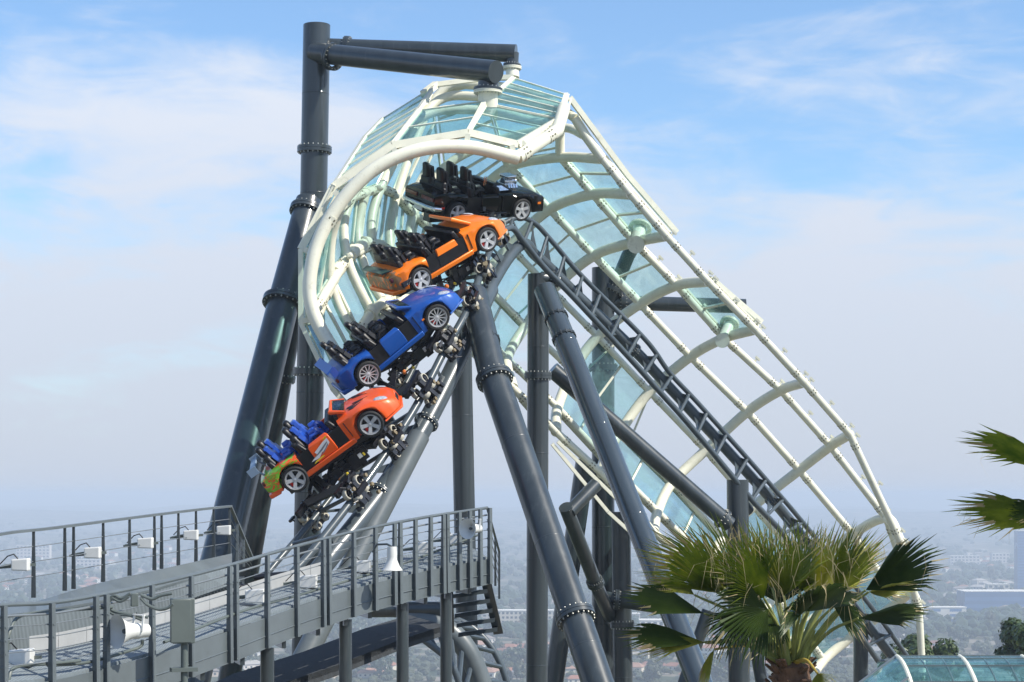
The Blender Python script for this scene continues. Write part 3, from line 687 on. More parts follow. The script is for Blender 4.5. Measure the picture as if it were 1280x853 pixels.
def seat(car, x, y, m, shell=True, tall=1.22):
    b = MB(); b.cur = 0
    # backrest: reclined with shoulder wings and headrest
    def slab(pts, w0, w1, th):   # pts: profile list (x,z), width interpolates
        n = len(pts); rows = []
        for i, (px_, pz) in enumerate(pts):
            w_ = w0 + (w1 - w0) * i / (n - 1); d = Vector(pts[min(n - 1, i + 1)]) - Vector(pts[max(0, i - 1)]); d = d.normalized(); nx, nz = d.y, -d.x
            rows.append([(px_ + nx * 0, y - w_, pz), (px_ + nx * th, y - w_ * .8, pz + nz * th), (px_ + nx * th, y + w_ * .8, pz + nz * th), (px_, y + w_, pz), (px_ - nx * .03, y + w_ * .7, pz - nz * .03), (px_ - nx * .03, y - w_ * .7, pz - nz * .03)])
        vs = [p for r_ in rows for p in r_]; fs = []
        for i in range(n - 1):
            for j in range(6): fs.append((i * 6 + j, i * 6 + (j + 1) % 6, (i + 1) * 6 + (j + 1) % 6, (i + 1) * 6 + j))
        fs.append(tuple(range(6))); fs.append(tuple((n - 1) * 6 + j for j in range(6)))
        b.add(vs, fs)
    slab([(x, .62), (x - .05, .80), (x - .10, .98), (x - .12, 1.06)], .20, .21, .09)
    slab([(x - .10, 1.04), (x - .135, 1.10), (x - .16, 1.24), (x - .18, tall + .10), (x - .19, tall + .15)], .13, .11, .08)
    slab([(x + .42, .60), (x + .25, .58), (x + .05, .56), (x - .02, .60)], .21, .21, -.07)
    so_ = b.build('seat', m, car, world=False)
    # black moulded shell behind
    c = MB()
    c.hexa([(x - .30, y - .25, .45), (x - .06, y - .25, .45), (x - .06, y + .25, .45), (x - .30, y + .25, .45), (x - .34, y - .23, 1.16), (x - .17, y - .23, 1.16), (x - .17, y + .23, 1.16), (x - .34, y + .23, 1.16)])
    c.hexa([(x - .34, y - .15, 1.10), (x - .19, y - .15, 1.10), (x - .19, y + .15, 1.10), (x - .34, y + .15, 1.10), (x - .39, y - .14, tall + .27), (x - .24, y - .14, tall + .27), (x - .24, y + .14, tall + .27), (x - .39, y + .14, tall + .27)])
    c.build('seat_shell', M['black'], car, world=False, bevel=.07)
    # lap restraint
    r_ = MB(); r_.tube([(x + .40, y, .62), (x + .36, y, .82), (x + .22, y, .92), (x + .10, y, .92)], [.06, .07, .10, .09], 12)
    r_.tube([(x + .30, y - .17, .86), (x + .27, y, .92), (x + .30, y + .17, .86)], .055, 10)
    for s_ in (-1, 1): r_.tube([(x + .30, y + s_ * .17, .86), (x + .12, y + s_ * .19, .88), (x + .02, y + s_ * .19, .78)], .045, 10)
    r_.build('lap_restraint', m, car, world=False)

def make_car(name, label, rearpx, frontpx, D, near, roll, paint, kind, seatm, doorm=None, rearm=None):
    p0 = P(*rearpx, D); u = Vector(((frontpx[0] - 640) / F, 1, (HOR - frontpx[1]) / F))
    A_ = u.dot(u); B_ = -2 * u.dot(p0); C_ = p0.dot(p0) - WB * WB; disc = max(0, B_ * B_ - 4 * A_ * C_)
    rt = [(-B_ - math.sqrt(disc)) / (2 * A_), (-B_ + math.sqrt(disc)) / (2 * A_)]
    p1 = u * (min(rt) if near else max(rt))
    Fw = (p1 - p0).normalized(); Lf = Vector((0, 0, 1)).cross(Fw).normalized(); Up = Fw.cross(Lf)
    c_, s_ = math.cos(R(roll)), math.sin(R(roll))
    L2 = Lf * c_ + Up * s_; U2 = Up * c_ - Lf * s_
    rot = Matrix((Fw, L2, U2)).transposed()
    near_mid = (p0 + p1) / 2
    loc = near_mid - rot @ Vector((0, -(HW + .02), WZ))
    car = thing(name, label, 'coaster car', loc, 'cars of the coaster train', rot.to_euler())
    fx, rx = WB / 2, -WB / 2
    blk = kind == 'muscle'
    if blk:
        front = loft(.30, 1.93, .20, [(.3, .80), (1.2, .76), (1.7, .73), (1.93, .66)], [(.3, .86), (1.0, .84), (1.7, .78), (1.93, .68)], [(.3, .82), (1.6, .84), (1.93, .78)], [fx])
        rear = loft(-1.84, -.80, [(-1.84, .34), (-1.5, .22), (-.8, .2)], [(-1.84, .82), (-1.5, .88), (-.8, .84)], [(-1.84, .86), (-1.5, .94), (-.8, .88)], [(-1.84, .72), (-1.6, .78), (-.8, .82)], [rx])
    else:
        front = loft(.50, 1.93, .17, [(.5, .80), (.9, .80), (fx, .79), (1.5, .70), (1.78, .56), (1.90, .44), (1.93, .40)],
                     [(.5, .93), (.9, .90), (1.3, .82), (1.65, .68), (1.85, .54), (1.93, .44)], [(.5, .82), (fx, .84), (1.55, .81), (1.78, .70), (1.93, .52)], [fx])
        rear = loft(-1.88, -.78, [(-1.88, .36), (-1.6, .24), (-.78, .17)], [(-1.88, .70), (-1.7, .77), (-1.15, .82), (-.78, .78)], [(-1.88, .72), (-1.7, .82), (-1.2, .86), (-.78, .80)],
                    [(-1.88, .60), (-1.75, .74), (-1.5, .83), (-.78, .83)], [rx])
    fr = front.build('front_body', paint, car, world=False); rr_ = rear.build('rear_body', rearm or paint, car, world=False)
    for xs_ in ((.62,) if not blk else (.42,)):
        for s_ in (-1, 1): MB().box(xs_ - .008, xs_ + .008, min(s_ * (HW + .012), s_ * (HW - .05)), max(s_ * (HW + .012), s_ * (HW - .05)), .34, .74).build('shut_line', M['black'], car, world=False, smooth=False)
    # sill, tub, doors
    MB().hexa([(-.85, -HW + .02, .16), (.62, -HW + .02, .16), (.62, HW - .02, .16), (-.85, HW - .02, .16), (-.85, -HW - .01, .30), (.62, -HW - .01, .30), (.62, HW + .01, .30), (-.85, HW + .01, .30)]).build('sill', paint, car, world=False, bevel=.03)
    MB().box(-.90, .60, -HW + .07, HW - .07, .25, .50).build('cabin_tub', M['black'], car, world=False)
    for s_ in (-1, 1):
        y = s_ * (HW - .035)
        d = MB(); dz = .80 if kind != 'roadster' else .74
        d0, d1 = (-.42, .16) if not blk else (-.30, .28)
        rows = [((d0, .31), (d1, .31)), ((d0 - .01, .5), (d1 + .01, .5)), ((d0, dz - .06), (d1, dz - .06)), ((d0 + .05, dz), (d1 - .04, dz + .01))]
        offs = [.005, .045, .03, -.03]; vs = []
        for (a, b2), o in zip(rows, offs):
            vs += [(a[0], y + s_ * o, a[1]), (b2[0], y + s_ * o, b2[1]), (b2[0], y - s_ * .08, b2[1]), (a[0], y - s_ * .08, a[1])]
        fs = []
        for i in range(3):
            for j in range(4): fs.append((i * 4 + j, i * 4 + (j + 1) % 4, i * 4 + 4 + (j + 1) % 4, i * 4 + 4 + j))
        fs += [(0, 1, 2, 3), (12, 13, 14, 15)]
        if kind == 'roadster':
            d = MB(); d.hexa([(d0, y - s_ * .06, .62), (d1 + .1, y - s_ * .06, .62), (d1 + .1, y + s_ * .03, .62), (d0, y + s_ * .03, .62), (d0 + .03, y - s_ * .08, .80), (d1 + .06, y - s_ * .08, .80), (d1 + .06, y + s_ * .01, .80), (d0 + .03, y + s_ * .01, .80)])
            MB().box(d0, d1 + .1, min(y, y - s_ * .06), max(y, y - s_ * .06), .3, .63).build('door_liner', M['black'], car, world=False)
        else: d.add(vs, fs)
        d.build('door', doorm or paint, car, world=False, bevel=.015)
        for g0, g1 in (((d1, .52) if not blk else (d1, .32)), (-.82, d0)):
            MB().box(g0, g1, min(y - s_ * .07, y - s_ * .01), max(y - s_ * .07, y - s_ * .01), .29, .74).build('side_opening', M['black'], car, world=False)
    # bulkheads behind the seat rows
    MB().hexa([(-.64, -.70, .45), (-.50, -.70, .45), (-.50, .70, .45), (-.64, .70, .45), (-.74, -.66, 1.02), (-.62, -.66, 1.02), (-.62, .66, 1.02), (-.74, .66, 1.02)]).build('seat_bulkhead', M['black'], car, world=False, bevel=.04)
    MB().hexa([(-1.42, -.66, .5), (-1.24, -.66, .5), (-1.24, .66, .5), (-1.42, .66, .5), (-1.50, -.60, 1.0), (-1.38, -.60, 1.0), (-1.38, .60, 1.0), (-1.50, .60, 1.0)]).build('seat_bulkhead', M['black'], car, world=False, bevel=.04)
    # dashboard / grab panel in front of each row
    for x in (-.72, .20):
        MB().hexa([(x + .14, -.72, .55), (x + .30, -.72, .55), (x + .30, .72, .55), (x + .14, .72, .55), (x + .02, -.70, .98), (x + .16, -.70, .98), (x + .16, .70, .98), (x + .02, .70, .98)]).build('leg_guard', M['black'], car, world=False, bevel=.04)
    for x in (-.36, -1.16):
        for y in (-.34, .34): seat(car, x, y, seatm, tall=1.26 if blk else 1.14)
    # wheels
    for x in (rx, fx):
        for s_ in (-1, 1):
            wheel(car, x, s_ * (HW - .07), s_, 'chrome' if blk else 'alloy', 12 if kind == 'blue' else 5, caliper=not blk)
    # windscreen
    if not blk:
        a, b2, tw = .92, .50, 1.16 if kind != 'roadster' else 1.20
        vs = [Vector((a, -.62, .88)), Vector((a, .62, .88)), Vector((b2, .56, tw)), Vector((b2, -.56, tw))]
        if kind in ('tuner', 'blue'): vs = [Vector((.78, -.62, .90)), Vector((.78, .62, .90)), Vector((.50, .58, 1.08)), Vector((.50, -.58, 1.08))]
        g_ = MB(); nn = Vector((.01, 0, .02)); g_.hexa([v - nn for v in vs] + [v + nn for v in vs]); g_.build('windscreen', M['shield'], car, world=False, smooth=False)
        f2 = MB(); f2.tube([vs[0], vs[3], vs[2], vs[1]], .035, 10); f2.build('windscreen_frame', paint, car, world=False)
        MB().hexa([(.52, -.66, .55), (.60, -.66, .55), (.60, .66, .55), (.52, .66, .55), (.49, -.64, .94), (.56, -.64, .92), (.56, .64, .92), (.49, .64, .94)]).build('dashboard', M['black'], car, world=False)
        # lights
        for s_ in (-1, 1):
            hl = MB(); n0 = 10
            cpos = Vector((1.66, s_ * .60, .635)) if kind != 'roadster' else Vector((1.62, s_ * .62, .655))
            X = Vector((.83, -.10 * s_, -.52)).normalized(); Yv = Vector((.35, s_ * -.9, .12)).normalized(); Z = X.cross(Yv).normalized()
            if Z.z < 0: Z = -Z
            rad = [(0, .055), (.04, .045), (.055, 0)]
            hl.v = []; base = []
            for zz, k2 in ((0, 1.0), (.028, .85), (.045, .4)):
                for j in range(14):
                    t_ = 2 * math.pi * j / 14; hl.v.append(cpos + X * math.cos(t_) * .17 * k2 + Yv * math.sin(t_) * .095 * k2 + Z * zz)
            for i in range(2):
                for j in range(14): hl.face((i * 14 + j, i * 14 + (j + 1) % 14, i * 14 + 14 + (j + 1) % 14, i * 14 + 14 + j))
            hl.face([28 + j for j in range(14)])
            hl.build('headlight', M['lamp'], car, world=False)
            MB().obox(Vector((-1.80, s_ * .55, .64)), Vector((0, 1, 0)), Vector((1, 0, 0)), Vector((0, 0, 1)), .13, .07, .06).build('tail_light', M['redglass'], car, world=False, bevel=.03)
            MB().obox(Vector((1.84, s_ * .38, .30)), Vector((0, 1, 0)), Vector((1, 0, 0)), Vector((0, 0, 1)), .13, .07, .05).build('air_intake', M['black'], car, world=False, bevel=.02)
            if kind == 'roadster':
                MB().obox(Vector((-1.52, s_ * .80, .45)), Vector((1, 0, .1)), Vector((0, 1, 0)), Vector((0, 0, 1)), .16, .05, .07).build('air_intake', M['blackm'], car, world=False, bevel=.02)
        MB().obox(Vector((1.90, 0, .32)), Vector((0, 1, 0)), Vector((1, 0, 0)), Vector((0, 0, 1)), .24, .05, .06).build('grille', M['black'], car, world=False, bevel=.02)
        MB().hexa([(1.45, -.80, .13), (1.98, -.52, .13), (1.98, .52, .13), (1.45, .80, .13), (1.45, -.80, .19), (1.96, -.52, .19), (1.96, .52, .19), (1.45, .80, .19)]).build('front_bumper', paint, car, world=False, bevel=.02)
        MB().hexa([(-1.92, -.62, .22), (-1.60, -.78, .22), (-1.60, .78, .22), (-1.92, .62, .22), (-1.92, -.62, .34), (-1.60, -.80, .34), (-1.60, .80, .34), (-1.92, .62, .34)]).build('rear_bumper', paint, car, world=False, bevel=.03)
    if kind == 'tuner':
        sp = MB(); sp.obox(Vector((-1.86, 0, 1.06)), Vector((0, 1, 0)), Vector((1, 0, .1)), Vector((-.1, 0, 1)), .60, .09, .018); 
        for s_ in (-1, 1):
            sp.obox(Vector((-1.86, s_ * .60, 1.03)), Vector((1, 0, 0)), Vector((0, 0, 1)), Vector((0, 1, 0)), .12, .10, .012); sp.tube([(-1.72, s_ * .45, .78), (-1.84, s_ * .45, 1.07)], .025, 8)
        sp.build('rear_wing', mat('wing_metal', (.22, .30, .40), .4), car, world=False)
        # black tiger stripes on the bonnet
        st = MB()
        for s_ in (-1, 1):
            for (xa, ya, xb, yb, wd_) in ((1.30, .30, .86, .46, .05), (1.22, .46, .90, .58, .045), (1.40, .16, 1.02, .28, .045)):
                def hzc(x, y): 
                    zc_ = lin(x, [(.5, .93), (.9, .90), (1.3, .82), (1.65, .68)]); zs_ = lin(x, [(.5, .80), (.9, .80), (fx, .79), (1.5, .70)]); w_ = .86
                    f = y / w_
                    if f < .5: z = zs_ + (zc_ - zs_) * (1 - .14 * f / .5)
                    elif f < .8: z = zs_ + (zc_ - zs_) * (.86 - (f - .5) / .3 * .51)
                    else: z = zs_ + (zc_ - zs_) * .35
                    return z + .008
                pts = [(xa, ya), (xb, yb - wd_), (xb - .02, yb + wd_ * .3), (xb + .1, yb + wd_)]
                vs = [Vector((x, s_ * y, hzc(x, y))) for x, y in pts]; st.add(vs + [v + Vector((0, 0, .006)) for v in vs], [(0, 1, 2, 3), (4, 5, 6, 7), (0, 1, 5, 4), (1, 2, 6, 5), (2, 3, 7, 6), (3, 0, 4, 7)])
        st.build('bonnet_stripe', M['black'], car, world=False, smooth=False)
        # silver streak graphic on the door
        for s_ in (-1, 1):
            y = s_ * (HW + .012); dg = MB()
            def poly(pts, yo):
                b0 = len(dg.v); n = len(pts)
                dg.v += [Vector((x, y + s_ * yo, z)) for x, z in pts] + [Vector((x, y + s_ * (yo + .004), z)) for x, z in pts]
                dg.face([b0 + i for i in range(n)]); dg.face([b0 + n + i for i in range(n)])
                for i in range(n): dg.face([b0 + i, b0 + (i + 1) % n, b0 + n + (i + 1) % n, b0 + n + i])
            dg.cur = 0; poly([(-.38, .46), (-.20, .52), (-.22, .57), (.02, .64), (.14, .66), (.13, .56), (-.02, .49), (-.10, .50), (-.20, .44)], .0)
            dg.cur = 1; poly([(-.30, .485), (-.06, .56), (.10, .61), (.09, .585), (-.08, .52)], .006)
            dg.cur = 1; poly([(-.18, .455), (.0, .52), (.10, .575), (.08, .54), (-.06, .475)], .006)
            dg.cur = 2; poly([(.04, .67), (.14, .70), (.14, .675), (.08, .665)], .0)
            dg.cur = 3; poly([(-.36, .40), (-.10, .42), (-.12, .44), (-.30, .43)], .0)
            dg.v = [Vector((.0 + (q.x + .02) * 1.25 - .10, q.y, .55 + (q.z - .55) * 1.35)) for q in dg.v]
            dg.build('door_graphic', [mat('silver_print', (.62, .63, .65), .35), mat('grey_print', (.16, .16, .18), .35), mat('lime', (.30, .55, .02), .3), M['yellow']], car, world=False, smooth=False)
    if kind == 'blue':
        sp = MB(); sp.obox(Vector((-1.82, 0, .98)), Vector((0, 1, 0)), Vector((1, 0, .25)), Vector((-.25, 0, 1)), 0.70, .12, .02)
        for s_ in (-1, 1): sp.obox(Vector((-1.76, s_ * .66, .87)), Vector((1, 0, 0)), Vector((0, 0, 1)), Vector((0, 1, 0)), .09, .12, .02)
        sp.build('rear_wing', paint, car, world=False)
        for s_ in (-1, 1):
            MB().obox(Vector((.80, s_ * .855, .52)), Vector((1, 0, 0)), Vector((0, 1, 0)), Vector((0, 0, 1)), .035, .01, .018).build('side_marker', M['amber'], car, world=False)
    if kind == 'roadster':
        MB().hexa([(-1.95, -.5, .86), (-1.72, -.62, .86), (-1.72, .62, .86), (-1.95, .5, .86), (-1.97, -.5, .90), (-1.74, -.62, .885), (-1.74, .62, .885), (-1.97, .5, .90)]).build('rear_spoiler', mat('dark_green_wing', (.03, .07, .06), .3, coat=.5), car, world=False)
    if blk:
        # blower and intake on the bonnet
        e = MB(); e.box(.95, 1.32, -.17, .17, .82, .90); 
        for k in range(4):
            for s_ in (-1, 1): e.tube([(1.0 + k * .09, s_ * .12, .86), (1.0 + k * .09, s_ * .27, .92), (1.0 + k * .09, s_ * .31, .84)], .028, 8)
        e.tube([(.98, 0, .95), (1.32, 0, .95)], .11, 16)
        for k in range(7): e.lathe(Vector((1.0 + k * .048, 0, .95)), Vector((1, 0, 0)), [(-.008, .10), (-.008, .135), (.008, .135), (.008, .10)], 18)
        e.build('engine_blower', M['chrome'], car, world=False)
        sc_ = MB(); sc_.hexa([(1.0, -.20, 1.06), (1.28, -.20, 1.06), (1.28, .20, 1.06), (1.0, .20, 1.06), (.98, -.22, 1.15), (1.32, -.22, 1.17), (1.32, .22, 1.17), (.98, .22, 1.15)]); sc_.build('intake_scoop', M['chrome'], car, world=False, bevel=.03)
        MB().lathe(Vector((1.36, 0, .95)), Vector((1, 0, 0)), [(0, 0), (0, .10), (.05, .10), (.05, .03), (.06, 0)], 20).build('pulley', M['chrome'], car, world=False)
        # low roofline in front of the first row with side glass
        MB().hexa([(.26, -.66, .82), (.96, -.60, .84), (.96, .60, .84), (.26, .66, .82), (.22, -.56, 1.06), (.40, -.54, 1.06), (.40, .54, 1.06), (.22, .56, 1.06)]).build('windscreen_cowl', paint, car, world=False, bevel=.03)
        for s_ in (-1, 1):
            MB().hexa([(.36, s_ * .672, .87), (.74, s_ * .645, .875), (.74, s_ * .63, .875), (.36, s_ * .65, .87), (.32, s_ * .61, 1.0), (.50, s_ * .60, 1.0), (.50, s_ * .58, 1.0), (.32, s_ * .585, 1.0)]).build('side_window', M['lamp'], car, world=False, smooth=False)
            MB().obox(Vector((1.72, s_ * .835, .50)), Vector((1, 0, 0)), Vector((0, 1, 0)), Vector((0, 0, 1)), .055, .012, .03).build('side_marker', M['amber'], car, world=False)
            MB().obox(Vector((-1.60, s_ * .80, .50)), Vector((1, 0, 0)), Vector((0, 1, 0)), Vector((0, 0, 1)), .055, .012, .025).build('side_marker', M['red'], car, world=False)
            MB().obox(Vector((-1.85, s_ * .40, .70)), Vector((0, 1, 0)), Vector((1, 0, 0)), Vector((0, 0, 1)), .28, .02, .05).build('tail_light', M['redglass'], car, world=False)
            MB().obox(Vector((1.92, s_ * .50, .55)), Vector((0, 1, 0)), Vector((1, 0, 0)), Vector((0, 0, 1)), .18, .03, .06).build('headlight_cover', M['black'], car, world=False)
        bm_ = MB(); bm_.tube([(-1.66, -.80, .46), (-1.82, -.76, .47), (-1.90, -.58, .48), (-1.91, 0, .48), (-1.90, .58, .48), (-1.82, .76, .47), (-1.66, .80, .46)], .06, 12); bm_.build('rear_bumper', M['chrome'], car, world=False)
        MB().box(-1.875, -1.85, -.19, .19, .30, .41).build('number_plate', M['paleseat'], car, world=False)
        MB().tube([(.1, -.30, .95), (.1, -.30, 1.2), (.16, -.30, 1.2), (.16, -.30, .95)], .012, 6).build('grab_handle', M['chrome'], car, world=False)
    return car, rot

orange_tuner = carpaint('orange_paint_flames', (0.86, 0.10, 0.003), [((.20, .50, .02), 5.0, .47, -2.2, -.80, .36, .82, (1.0, .25, 2.2)), ((.62, .55, .03), 6.0, .60, -2.0, -.95, .52, .84, (.9, .25, 2.2))])
orange = carpaint('orange_paint', (0.88, 0.10, 0.003))
amberp = carpaint('amber_orange_paint', (0.92, 0.20, 0.002))
amber_rear = carpaint('amber_orange_paint_rear', (0.92, 0.20, 0.002), [((.30, .16, .06), 4.0, .46, -2.2, -1.62, .1, 1.0, (1, 1.5, 1))])
bluep = carpaint('blue_paint', (0.003, 0.075, 0.36))
cars = []
cars.append(make_car('coaster_car', 'lowest coaster car, bright orange with green flame graphics and blue seats', (369, 600), (463, 531), 47.6, True, 20, orange, 'tuner', M['blueseat'], rearm=orange_tuner))
cars.append(make_car('coaster_car', 'metallic blue coaster car with a rear wing and black seats', (461, 468), (547, 397), 49.8, False, 17, bluep, 'blue', M['black']))
cars.append(make_car('coaster_car', 'amber orange coaster car with low doors directly under the black car', (527, 350), (610, 300), 51.8, False, 14, amberp, 'roadster', M['black'], rearm=amber_rear))
cars.append(make_car('coaster_car', 'black muscle coaster car leading at the crest with chrome blower on its bonnet', (572, 268), (653, 263), 55.0, False, 20, M['blackcar'], 'muscle', M['black']))

def rail_at(curve, px, py):
    return min(curve, key=lambda q: (640 + q.x * F / q.y - px) ** 2 + (HOR - q.z * F / q.y - py) ** 2)
def dense(cv):
    out = []
    for a, c in zip(cv, cv[1:]):
        for k in range(8): out.append(line(a, c, k / 8))
    return out
dB, dA, dS = dense(cB), dense(cA), dense(cS)
rnd = random.Random(3)
def bogie(car, px, py, big=True):
    i = min(range(len(dB)), key=lambda k: (640 + dB[k].x * F / dB[k].y - px) ** 2 + (HOR - dB[k].z * F / dB[k].y - py) ** 2)
    c = dB[i]; a = dA[i]; tg = (dB[min(i + 6, len(dB) - 1)] - dB[max(0, i - 6)]).normalized()
    ac = (a - c).normalized(); nrm = tg.cross(ac).normalized()
    if nrm.x > 0: nrm = -nrm                      # away from the spine
    for rc, sgn in ((c, -1), (a, 1)):
        side = ac * sgn
        fr_ = MB()
        outp = rc + side * .30
        fr_.bar(rc + nrm * .38 - tg * .42, rc + nrm * .38 + tg * .42, .10, .16)
        fr_.bar(rc + nrm * .36 + side * .20, rc - nrm * .26 + side * .22, .16, .10, tg)
        fr_.bar(rc - nrm * .24 - tg * .3 + side * .1, rc - nrm * .24 + tg * .3 + side * .1, .08, .10)
        fr_.bar(outp + nrm * .1 - tg * .22, outp + nrm * .1 + tg * .22, .08, .14)
        for k in range(7):
            q = rc + nrm * rnd.uniform(-.3, .5) + tg * rnd.uniform(-.4, .4) + side * rnd.uniform(.12, .3)
            fr_.obox(q, tg, nrm, side, rnd.uniform(.03, .09), rnd.uniform(.03, .08), rnd.uniform(.03, .07))
            fr_.tube([q, q + nrm * rnd.uniform(-.2, .2) + tg * rnd.uniform(-.25, .25)], .018, 6)
        fo = fr_.build('wheel_carrier', M['blackm'], car, smooth=False)
        for k in range(4):
            bb_ = MB()
            q = rc + nrm * rnd.uniform(-.3, .3) + tg * rnd.uniform(-.35, .35) + side * .30
            bb_.lathe(q, side, [(-.03, 0), (-.03, .05), (.04, .05), (.04, 0)], 10)
            bb_.build('bearing_cap', M['brass'], fo)
        for (n_, t_, r_, s_, ax) in ((.22, .26, .14, .10, 0), (.22, -.24, .14, .10, 0), (-.22, .22, .11, .06, 0), (-.22, -.12, .11, .06, 0), (.0, .16, .12, .20, 1), (0, -.16, .12, .20, 1)):
            q = rc + nrm * n_ + tg * t_ + side * s_
            axis = side if ax == 0 else (nrm)
            w_ = MB(); w_.cur = 0; w_.lathe(q, axis, [(-.055, r_ * .5), (-.06, r_ * .92), (-.04, r_), (.04, r_), (.06, r_ * .92), (.062, r_ * .72)], 24)
            w_.cur = 1; w_.lathe(q, axis, [(.062, r_ * .72), (.03, r_ * .62), (.03, r_ * .35), (.07, r_ * .3), (.07, 0)], 24)
            w_.cur = 1; w_.lathe(q, axis, [(-.055, r_ * .5), (-.055, 0)], 24)
            w_.build('guide_wheel', [M['cream'], M['blackm']], fo)
    return c, a, nrm, tg
def chassis(car, rot, bogs):
    cl = origin_matrix(car)
    under = lambda x, y, z: cl @ Vector((x, y, z))
    b = MB()
    b.obox(under(0, 0, .06), rot @ Vector((1, 0, 0)), rot @ Vector((0, 1, 0)), rot @ Vector((0, 0, 1)), 1.55, .16, .12)
    b.obox(under(.0, 0, .10), rot @ Vector((1, 0, 0)), rot @ Vector((0, 1, 0)), rot @ Vector((0, 0, 1)), 1.2, .55, .05)
    for (px, py) in bogs:
        c, a, nrm, tg = bogie(car, px, py); m_ = (c + a) / 2 + nrm * .40
        b.bar(c + nrm * .38, a + nrm * .38, .18, .16)
        for x in (-.95, -.2, .55, 1.2):
            q = under(x, 0, 0)
            if (q - m_).length < 1.7: b.bar(m_, q, .13, .13)
        for y in (-.4, .4):
            q = under(min(1.3, max(-1.3, (cl.inverted() @ m_).x)), y, .0); b.bar(m_ + (c - m_).normalized() * (.4 if y < 0 else -.4), q, .09, .12)
    b.build('chassis', M['blackm'], car, smooth=False)
    e = MB()
    mids = [under(rnd.uniform(-.9, .9), -.45 + rnd.uniform(-.1, .1), rnd.uniform(-.42, -.05)) for _ in range(10)]
    X, Y, Z = rot @ Vector((1, 0, 0)), rot @ Vector((0, 1, 0)), rot @ Vector((0, 0, 1))
    for q in mids: e.obox(q, X, Y, Z, rnd.uniform(.05, .16), .06, rnd.uniform(.04, .13))
    for q, q2 in zip(mids, mids[1:]): e.tube([q, q2], .022, 6)
    e.obox(under(.35, -.50, -.22), X, Y, Z, .24, .05, .15)
    e.build('equipment_box', M['blackm'], car, smooth=False)
    MB().obox(under(.42, -.556, -.20), X, Y, Z, .05, .004, .06).build('warning_sticker', M['whitep'], car, smooth=False)
    MB().obox(under(.52, -.556, -.22), X, Y, Z, .022, .004, .04).build('warning_sticker', M['yellow'], car, smooth=False)
    MB().lathe(under(-.35, -.5, -.33), -Y, [(0, 0), (0, .06), (.06, .05), (.08, 0)], 12).build('warning_beacon', M['amber'], car)
    MB().lathe(under(-.1, -.52, -.38), -Y, [(0, 0), (0, .04), (.05, .035), (.06, 0)], 10).build('valve_cap', M['yellow'], car)
chassis(cars[0][0], cars[0][1], [(486, 556), (443, 620)])
chassis(cars[1][0], cars[1][1], [(556, 436), (526, 492)])
chassis(cars[2][0], cars[2][1], [(603, 338), (587, 380)])
chassis(cars[3][0], cars[3][1], [(626, 294)])

# ------------------------------------------------------------------ platforms and railings
def rib_panel_mat():
    m = mat('ribbed_sheet', (0.175, 0.205, 0.22), .55, 0, 0, .08, 3); t = m.node_tree
    b = t.nodes['Principled BSDF']; tcn = N(t, 'ShaderNodeTexCoord'); wv = N(t, 'ShaderNodeTexWave', wave_type='BANDS', bands_direction='X'); wv.inputs['Scale'].default_value = 9
    t.links.new(tcn.outputs['Object'], wv.inputs['Vector']); bp = N(t, 'ShaderNodeBump'); bp.inputs['Strength'].default_value = .35; bp.inputs['Distance'].default_value = .02
    t.links.new(wv.outputs['Fac'], bp.inputs['Height']); t.links.new(bp.outputs[0], b.inputs['Normal']); return m
M['ribbed'] = rib_panel_mat()
def strip(b, A_, B_, th=None):
    """sheet between two polylines with thickness vector th"""
    th = th or Vector((0, 0, -.04)); n = len(A_)
    for i in range(n - 1):
        b.hexa([A_[i] + th, A_[i + 1] + th, B_[i + 1] + th, B_[i] + th, A_[i], A_[i + 1], B_[i + 1], B_[i]])
    return b
# near walkway: top rail path (px,py,D)
nr = [(-60, 768, 25.5), (0, 757, 27), (70, 753, 28.5), (150, 739, 30.3), (220, 724, 32), (290, 706, 34), (370, 683, 36.5), (450, 663, 39), (530, 647, 41), (609, 635, 43)]
nrp = [P(*q) for q in nr]; HR = 1.12
def resample(pts, n):
    L_ = [0]
    for a, c in zip(pts, pts[1:]): L_.append(L_[-1] + (c - a).length)
    out = []
    for i in range(n):
        s_ = L_[-1] * i / (n - 1)
        for k in range(len(pts) - 1):
            if s_ <= L_[k + 1] + 1e-6: out.append(line(pts[k], pts[k + 1], (s_ - L_[k]) / max(1e-9, L_[k + 1] - L_[k]))); break
    return out
def at_px(pts, px):
    for a, c in zip(pts, pts[1:]):
        xa, xc = 640 + a.x * F / a.y, 640 + c.x * F / c.y
        if xa <= px <= xc:
            # solve on the segment in world space
            lo, hi = 0.0, 1.0
            for _ in range(40):
                m_ = (lo + hi) / 2; q = line(a, c, m_)
                if 640 + q.x * F / q.y < px: lo = m_
                else: hi = m_
            return line(a, c, lo)
    return pts[0] if px < 640 + pts[0].x * F / pts[0].y else pts[-1]
rail_curve = catmull(nrp, 5)
dz = Vector((0, 0, -HR))
wk = thing('maintenance_walkway', 'near grey steel walkway climbing from the bottom left corner to a stair, with cable railing', 'walkway', rail_curve[0] + dz)
MB().tube(rail_curve, .032, 10).build('handrail', M['steel2'], wk)
b = MB()
for hgt in (.30, .48, .66, .84): b.tube([p + Vector((0, 0, -hgt)) for p in rail_curve], .008, 6)
b.tube([p + Vector((0, 0, -.155)) for p in rail_curve], .018, 8)
b.build('railing_cable', M['cable'], wk)
